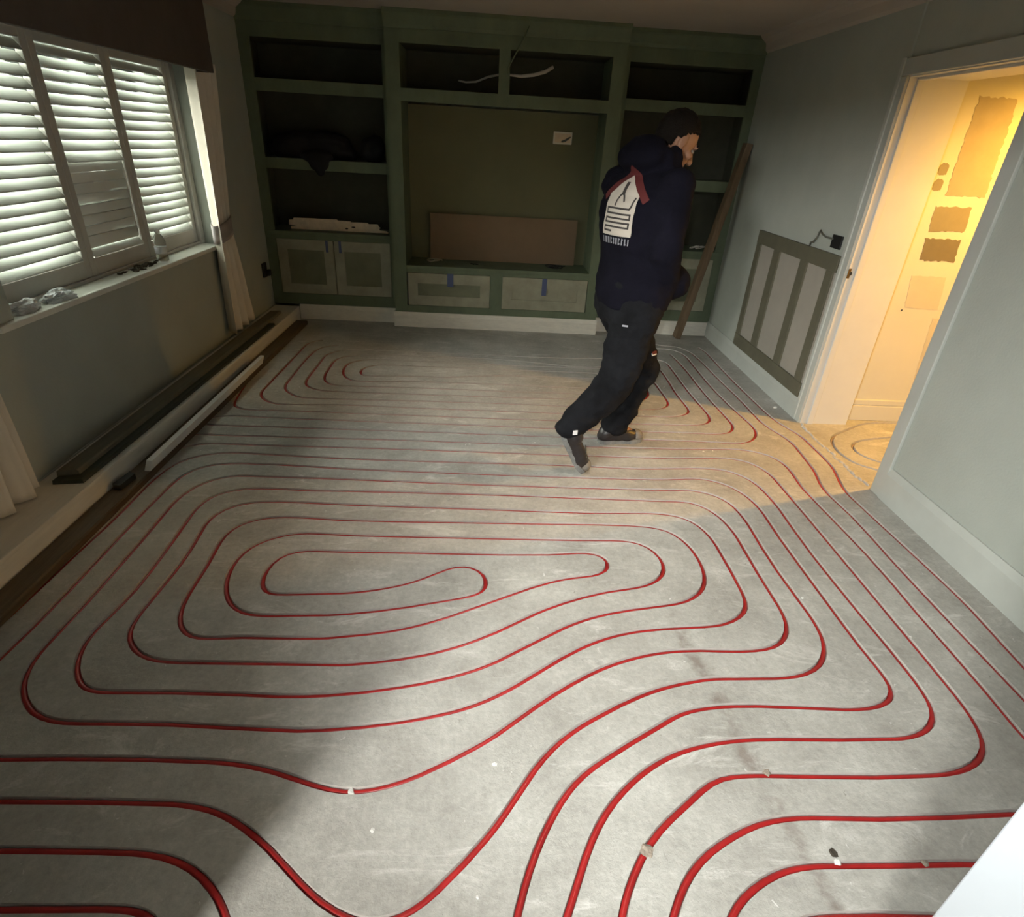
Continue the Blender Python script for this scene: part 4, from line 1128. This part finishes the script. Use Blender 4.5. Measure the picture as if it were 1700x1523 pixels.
for s in (1, -1):
    body.ellipsoid(H(0.064, s * 0.042, -0.022), HF * 0.022, HS * 0.020, HU * 0.020)   # cheek
    body.ellipsoid(H(-0.008, s * 0.078, -0.008), HF * 0.020 + HU * 0.004, HS * 0.009, HU * 0.034)  # ear
    body.ellipsoid(H(-0.002, s * 0.079, -0.036), HF * 0.010, HS * 0.007, HU * 0.010)
body.capsule(NK - U_ * 0.03, HD - HF * 0.02 - HU * 0.06, 0.062, 0.055)
# trunk
body.loft([(PEL - U_ * 0.10, TF * 0.10, TS * 0.15), (PEL, TF * 0.115, TS * 0.165), (PEL + U_ * 0.14, TF * 0.105, TS * 0.14), (CH, TF * 0.125, TS * 0.17), (CH + U_ * 0.12, TF * 0.11, TS * 0.18), (NK - U_ * 0.04, TF * 0.07, TS * 0.10)])
for hip, kn, an in ((HIP_R, KN_R, AN_R), (HIP_L, KN_L, AN_L)):
    body.capsule(hip, kn, 0.085, 0.055)
    body.capsule(kn, an, 0.054, 0.038)
body.capsule(AN_R, TOE_R + U_ * 0.01, 0.035, 0.026)
body.capsule(AN_L, V(0.87, 3.125, 0.055), 0.035, 0.026)
for sh, el, wr, sg in ((SH_R, EL_R, WR_R, 1), (SH_L, EL_L, WR_L, -1)):
    body.capsule(sh, el, 0.05, 0.04)
    body.capsule(el, wr, 0.04, 0.028)
    d = (wr - el).normalized()
    d = (d + TF * 0.3 - TS * 0.4 * sg).normalized()
    side = d.cross(V(0, 0, 1)).normalized()
    up = side.cross(d)
    pc = wr + d * 0.045
    body.ellipsoid(pc, d * 0.05, up * 0.042, side * 0.016)
    for k, (ln, of) in enumerate(((0.068, 0.032), (0.076, 0.011), (0.070, -0.011), (0.056, -0.031))):
        b0 = wr + d * 0.085 + up * of
        b1 = b0 + (d * 0.9 - side * 0.3 * sg).normalized() * ln * 0.5
        b2 = b1 + (d * 0.6 - side * 0.8 * sg).normalized() * ln * 0.5
        body.capsule(b0 - d * 0.02, b1, 0.0085, 0.008, 10)
        body.capsule(b1, b2, 0.008, 0.007, 10)
    body.capsule(wr + d * 0.025 + up * 0.03, wr + d * 0.06 + up * 0.058 - side * 0.012 * sg, 0.011, 0.0085, 10)
def sock(v):
    # eye sockets
    for s in (1, -1):
        c = H(0.090, s * 0.031, 0.006)
        r_ = (v.co - c).length
        if r_ < 0.022:
            v.co -= HF * 0.009 * (1 - r_ / 0.022)
def rel(o):
    o.data.transform(Matrix.Translation(-P0))
    return o
bmesh_body = remeshed(body, 0.0045, 3, 0, 9, sock)
rel(bmesh_body.build('body', 'skin', person, smooth=True))
for s in (1, -1):
    rel(MB().ellipsoid(H(0.0765, s * 0.031, 0.004), HF * 0.0115, HS * 0.0115, HU * 0.0085, 12, 8).build('eye', 'eye', person, smooth=True))
    rel(MB().capsule(H(0.089, s * 0.015, 0.027), H(0.078, s * 0.052, 0.030), 0.005, 0.0035, 8).build('eyebrow', 'hair', person, smooth=True))
hair = MB()
bmesh.ops.create_uvsphere(hair.bm, u_segments=40, v_segments=26, radius=1)
for v in hair.bm.verts:
    n_ = v.co.copy()
    j = 1 + 0.05 * noise.noise(n_ * 6)
    v.co = HD + HU * 0.022 - HF * 0.013 + HF * (0.105 * n_.x * j) + HS * (0.083 * n_.y * j) + HU * (0.106 * n_.z * j)
kill = []
for v in hair.bm.verts:
    q = v.co - HD
    f, u, s = q.dot(HF), q.dot(HU), abs(q.dot(HS))
    if (f > 0.012 and u < 0.062 - max(0, 0.05 - f) * 0.5) or (f > -0.035 and u < -0.012) or u < -0.062 or (f > -0.03 and u < 0.03 and s > 0.05 and f > -0.005):
        kill.append(v)
bmesh.ops.delete(hair.bm, geom=kill, context='VERTS')
o = rel(hair.build('hair', 'hair', person, smooth=True))
so = o.modifiers.new('thickness', 'SOLIDIFY')
so.thickness = 0.012
so.offset = -1

# hooded jacket
ho = MB()
ho.loft([(V(0.715, 2.925, 0.868), F_ * 0.165, S_ * 0.205), (V(0.713, 2.925, 0.93), F_ * 0.178, S_ * 0.215), (V(0.712, 2.93, 1.00), F_ * 0.170, S_ * 0.21),
         (V(0.712, 2.94, 1.10), TF * 0.160, TS * 0.20), (V(0.700, 2.945, 1.22), TF * 0.168, TS * 0.215), (V(0.705, 2.95, 1.32), TF * 0.170, TS * 0.225),
         (V(0.725, 2.96, 1.40), TF * 0.150, TS * 0.215), (V(0.748, 2.97, 1.465), TF * 0.115, TS * 0.155), (V(0.765, 2.975, 1.515), TF * 0.085, TS * 0.10)])
ho.capsule(SH_R, EL_R + V(-0.005, 0, 0), 0.088, 0.075)
ho.capsule(EL_R, WR_R, 0.076, 0.062)
ho.capsule(SH_L, EL_L, 0.088, 0.075)
ho.capsule(EL_L, WR_L, 0.076, 0.062)
ho.ellipsoid(V(0.868, 2.98, 0.985), F_ * 0.10, S_ * 0.19, U_ * 0.10)             # front pocket holding the hands
ho.loft([(V(0.716, 2.925, 0.855), F_ * 0.150, S_ * 0.19), (V(0.716, 2.925, 0.878), F_ * 0.158, S_ * 0.198), (V(0.716, 2.925, 0.895), F_ * 0.15, S_ * 0.19)])
# hood lying behind the neck, collar round it
ho.ellipsoid(V(0.665, 2.93, 1.525), TF * 0.085 + U_ * 0.01, TS * 0.135, U_ * 0.070)
ho.ellipsoid(V(0.685, 2.945, 1.56), TF * 0.07, TS * 0.10, U_ * 0.05)
for i in range(9):
    t = -2.3 + 4.6 * i / 8
    a_ = NK + TF * (-0.03 - 0.085 * math.cos(t + math.pi) * 1.0) * 1.0 + TS * 0.095 * math.sin(t) + U_ * (0.045 + 0.02 * math.cos(t))
    ho.ellipsoid(a_, (0.040, 0, 0), (0, 0.040, 0), (0, 0, 0.052))
hm = remeshed(ho, 0.011, 6, 0.014, 7.5)
hood_bvh = BVHTree.FromBMesh(hm.bm)
rel(hm.build('hooded_jacket', 'hoodie', person, smooth=True))
jacket = person.children[-1]

# trousers
tr = MB()
tr.loft([(PEL + U_ * 0.06, F_ * 0.145, S_ * 0.185), (PEL - U_ * 0.06, F_ * 0.155, S_ * 0.19), (PEL - U_ * 0.14, F_ * 0.13, S_ * 0.17)])
tr.capsule(HIP_R - U_ * 0.02, KN_R, 0.128, 0.096)
tr.capsule(KN_R, AN_R + (KN_R - AN_R) * 0.06, 0.096, 0.078)
tr.capsule(HIP_L - U_ * 0.02, KN_L, 0.128, 0.096)
tr.capsule(KN_L, AN_L + (KN_L - AN_L) * 0.05, 0.096, 0.080)
tr.ellipsoid(AN_R + V(-0.005, -0.005, 0.0), (0.082, 0, 0), (0, 0.075, 0), (0, 0, 0.05))
tr.ellipsoid(AN_L + V(0.0, 0, 0.005), (0.085, 0, 0), (0, 0.078, 0), (0, 0, 0.045))
tm = remeshed(tr, 0.010, 5, 0.019, 9.0)
tr_bvh = BVHTree.FromBMesh(tm.bm)
rel(tm.build('trousers', 'trousers', person, smooth=True))
trousers = person.children[-1]

# boots
def boot(heel, ball, toe, up, ankle, sole_up, w=0.044):
    # heel -> ball -> toe along the sole; up = upper side of the foot
    f1 = (ball - heel).normalized()
    sd = f1.cross(up).normalized()
    mb = MB()
    mb.capsule(heel + up * 0.045 + f1 * 0.03, ball + up * 0.040, 0.042, 0.044)
    mb.capsule(ball + up * 0.036, toe + up * 0.034 - (toe - ball).normalized() * 0.04, 0.045, 0.036)
    mb.capsule(heel + up * 0.06 + f1 * 0.04, ankle, 0.048, 0.050)
    mb.ellipsoid(ball + up * 0.03, f1 * 0.06, sd * 0.050, up * 0.03)
    b = rel(remeshed(mb, 0.006, 4, 0.002, 18).build('boot', 'boot', person, smooth=True))
    so = MB()
    def out(c, d, wd, z0, z1):
        return None
    # flat sole outline swept over its thickness
    f2 = (toe - ball).normalized()
    L_, R_ = [], []
    for t, wd in ((0, 0.022), (0.02, 0.036), (0.06, 0.040), (0.12, 0.036), (0.16, 0.042)):
        c = heel + f1 * min(t, (ball - heel).length)
        L_.append((c + sd * wd, up)); R_.append((c - sd * wd, up))
    up2 = (up - f2 * up.dot(f2)).normalized()
    tl = (toe - ball).length
    for t, wd in ((0.02, 0.050), (0.05, 0.048), (0.08, 0.040), (0.10, 0.024)):
        c = ball + f2 * min(t, tl)
        L_.append((c + sd * wd, up2)); R_.append((c - sd * wd, up2))
    va = [so.bm.verts.new(p) for p, u in L_]; vb = [so.bm.verts.new(p + u * 0.026) for p, u in L_]
    vc = [so.bm.verts.new(p) for p, u in R_]; vd = [so.bm.verts.new(p + u * 0.026) for p, u in R_]
    for i in range(len(va) - 1):
        so.bm.faces.new([va[i], va[i + 1], vc[i + 1], vc[i]])
        so.bm.faces.new([vb[i], vd[i], vd[i + 1], vb[i + 1]])
        so.bm.faces.new([va[i], vb[i], vb[i + 1], va[i + 1]])
        so.bm.faces.new([vc[i], vc[i + 1], vd[i + 1], vd[i]])
    so.bm.faces.new([va[0], vc[0], vd[0], vb[0]])
    so.bm.faces.new([va[-1], vb[-1], vd[-1], vc[-1]])
    rel(so.build('sole', 'boot_sole', b))
    cp = MB()
    ct = toe - f2 * 0.038 + up2 * 0.036
    cp.ellipsoid(ct, f2 * 0.042, sd * 0.042, up2 * 0.036)
    rel(cp.build('toe_cap', 'boot_toe', b, smooth=True))
    for k in range(3):
        c = ball + up * 0.078 - f1 * 0.02 * k - f1 * 0.01 + up * 0.006 * k
        rel(MB().capsule(c + sd * 0.024, c - sd * 0.024, 0.0035, 0.0035, 8).build('lace', 'wire', b, smooth=True))
    return b
# planted left boot
lf = (TOE_L - HEEL_L).normalized()
boot(V(0.682, 3.078, 0.0), V(0.682, 3.078, 0.0) + lf * 0.175, V(0.682, 3.078, 0.0) + lf * 0.275, U_, AN_L + U_ * 0.02, U_)
# right boot up on its toes, sole turned back
hr = V(0.395, 2.69, 0.235)
br = V(0.478, 2.708, 0.075)
f1 = (br - hr).normalized()
tn = V(0.535, 2.722, 0.003)
sd = f1.cross(V(0.45, -0.1, 0.45)).normalized()
upr = sd.cross(f1).normalized()
boot(hr, br, tn, upr, AN_R + V(0.0, 0.0, 0.0), U_)

# print on the back of the jacket: a house with a figure and a winding pipe, caption under it
pc = V(0.545, 2.80, 1.30)
PN = (-TF * 0.985 + TS * 0.17).normalized()        # patch faces back and a little right
PX = U_.cross(PN).normalized()
PY = PN.cross(PX).normalized()
PX = PX
def on_jacket(u, v, off):
    o_ = V(0.705, 2.95, 1.31) + PX * u + PY * v + PN * 0.6
    hit, nn, _, _ = hood_bvh.ray_cast(o_, -PN)
    if hit is None:
        return None
    return hit + nn * off
def decal(name, m, polys, off, parent, step=0.012):
    # polygons (flat, local u,v) cut into small pieces and laid on the cloth
    mb = MB()
    for poly in polys:
        tmp = bmesh.new()
        f = tmp.faces.new([tmp.verts.new((a, b, 0)) for a, b in poly])
        bmesh.ops.triangulate(tmp, faces=tmp.faces[:])
        for _ in range(6):
            long_ = [e for e in tmp.edges if e.calc_length() > step]
            if not long_:
                break
            bmesh.ops.subdivide_edges(tmp, edges=long_, cuts=1)
            bmesh.ops.triangulate(tmp, faces=tmp.faces[:])
        mp = {}
        for v in tmp.verts:
            q = on_jacket(v.co.x, v.co.y, off)
            mp[v] = mb.bm.verts.new(q) if q is not None else None
        for f in tmp.faces:
            vs = [mp[v] for v in f.verts]
            if None not in vs:
                mb.bm.faces.new(vs)
        tmp.free()
    return rel(mb.build(name, m, parent))
def stroke(pts, w):
    out = []
    for (a, b), (c, d) in zip(pts, pts[1:]):
        v = Vector((c - a, d - b)); l_ = v.length or 1
        n_ = Vector((-v.y, v.x)) / l_ * w / 2
        e = v / l_ * w * 0.4
        out.append([(a - e.x + n_.x, b - e.y + n_.y), (a - e.x - n_.x, b - e.y - n_.y), (c + e.x - n_.x, d + e.y - n_.y), (c + e.x + n_.x, d + e.y + n_.y)])
    return out
HW = 0.085
pr = decal('back_print', 'print_white', [[(-HW, -0.115), (HW, -0.115), (HW, 0.055), (0, 0.135), (-HW, 0.055)]], 0.0022, jacket)
decal('print_roof', 'print_red', stroke([(-HW - 0.03, 0.045), (0, 0.158), (HW + 0.03, 0.045)], 0.030), 0.0016, jacket)
fl = 0.008
decal('print_figure', 'print_dark', stroke([(0.0, 0.100), (0.0, 0.060)], 0.016) + stroke([(0.0, 0.07), (-0.022, 0.030)], fl) + stroke([(0.0, 0.065), (0.022, 0.03)], fl) + stroke([(-0.022, 0.03), (-0.024, 0.012)], fl), 0.0034, jacket)
xs = 0.068
wind = [(HW - 0.012, 0.045), (HW - 0.02, 0.012), (xs - 0.01, 0.0), (-xs, 0.0), (-xs, -0.022), (xs, -0.022), (xs, -0.042), (-xs, -0.042), (-xs, -0.060), (xs, -0.060), (xs, -0.078), (-xs, -0.078), (-xs, -0.096), (-0.02, -0.096)]
decal('print_pipe', 'print_dark', stroke(wind, 0.008), 0.0034, jacket)
cap = []
rnd = random.Random(5)
x = -HW + 0.004
while x < HW - 0.008:
    w_ = rnd.uniform(0.010, 0.016)
    cap += stroke([(x + 0.004, -0.150), (x + 0.004, -0.126)], 0.006)
    if rnd.random() < 0.6: cap += stroke([(x + 0.004, -0.128), (x + w_ - 0.004, -0.128)], 0.006)
    if rnd.random() < 0.6: cap += stroke([(x + 0.004, -0.148), (x + w_ - 0.004, -0.148)], 0.006)
    if rnd.random() < 0.5: cap += stroke([(x + w_ - 0.005, -0.150), (x + w_ - 0.005, -0.126)], 0.006)
    x += w_ + 0.004
decal('print_caption', 'print_grey', cap, 0.0022, jacket)

# reflective tag on the front knee, marks on the trousers
def on_trousers(px, name, m, w, h):
    o_ = V(*px)
    loc, nn, _, _ = tr_bvh.find_nearest(o_)
    sx_ = nn.cross(U_).normalized()
    sy_ = sx_.cross(nn).normalized()
    return rel(MB().obox(loc + nn * 0.002, sx_ * w, sy_ * h, nn * 0.002).build(name, m, trousers))
on_trousers((0.915, 2.94, 0.60), 'knee_strip', 'reflective', 0.020, 0.007)
on_trousers((0.918, 2.94, 0.623), 'knee_tag', 'print_red', 0.020, 0.008)
on_trousers((0.66, 2.74, 0.80), 'thigh_mark', 'print_grey', 0.014, 0.004)
on_trousers((0.47, 2.60, 0.275), 'ankle_mark', 'reflective', 0.012, 0.012)
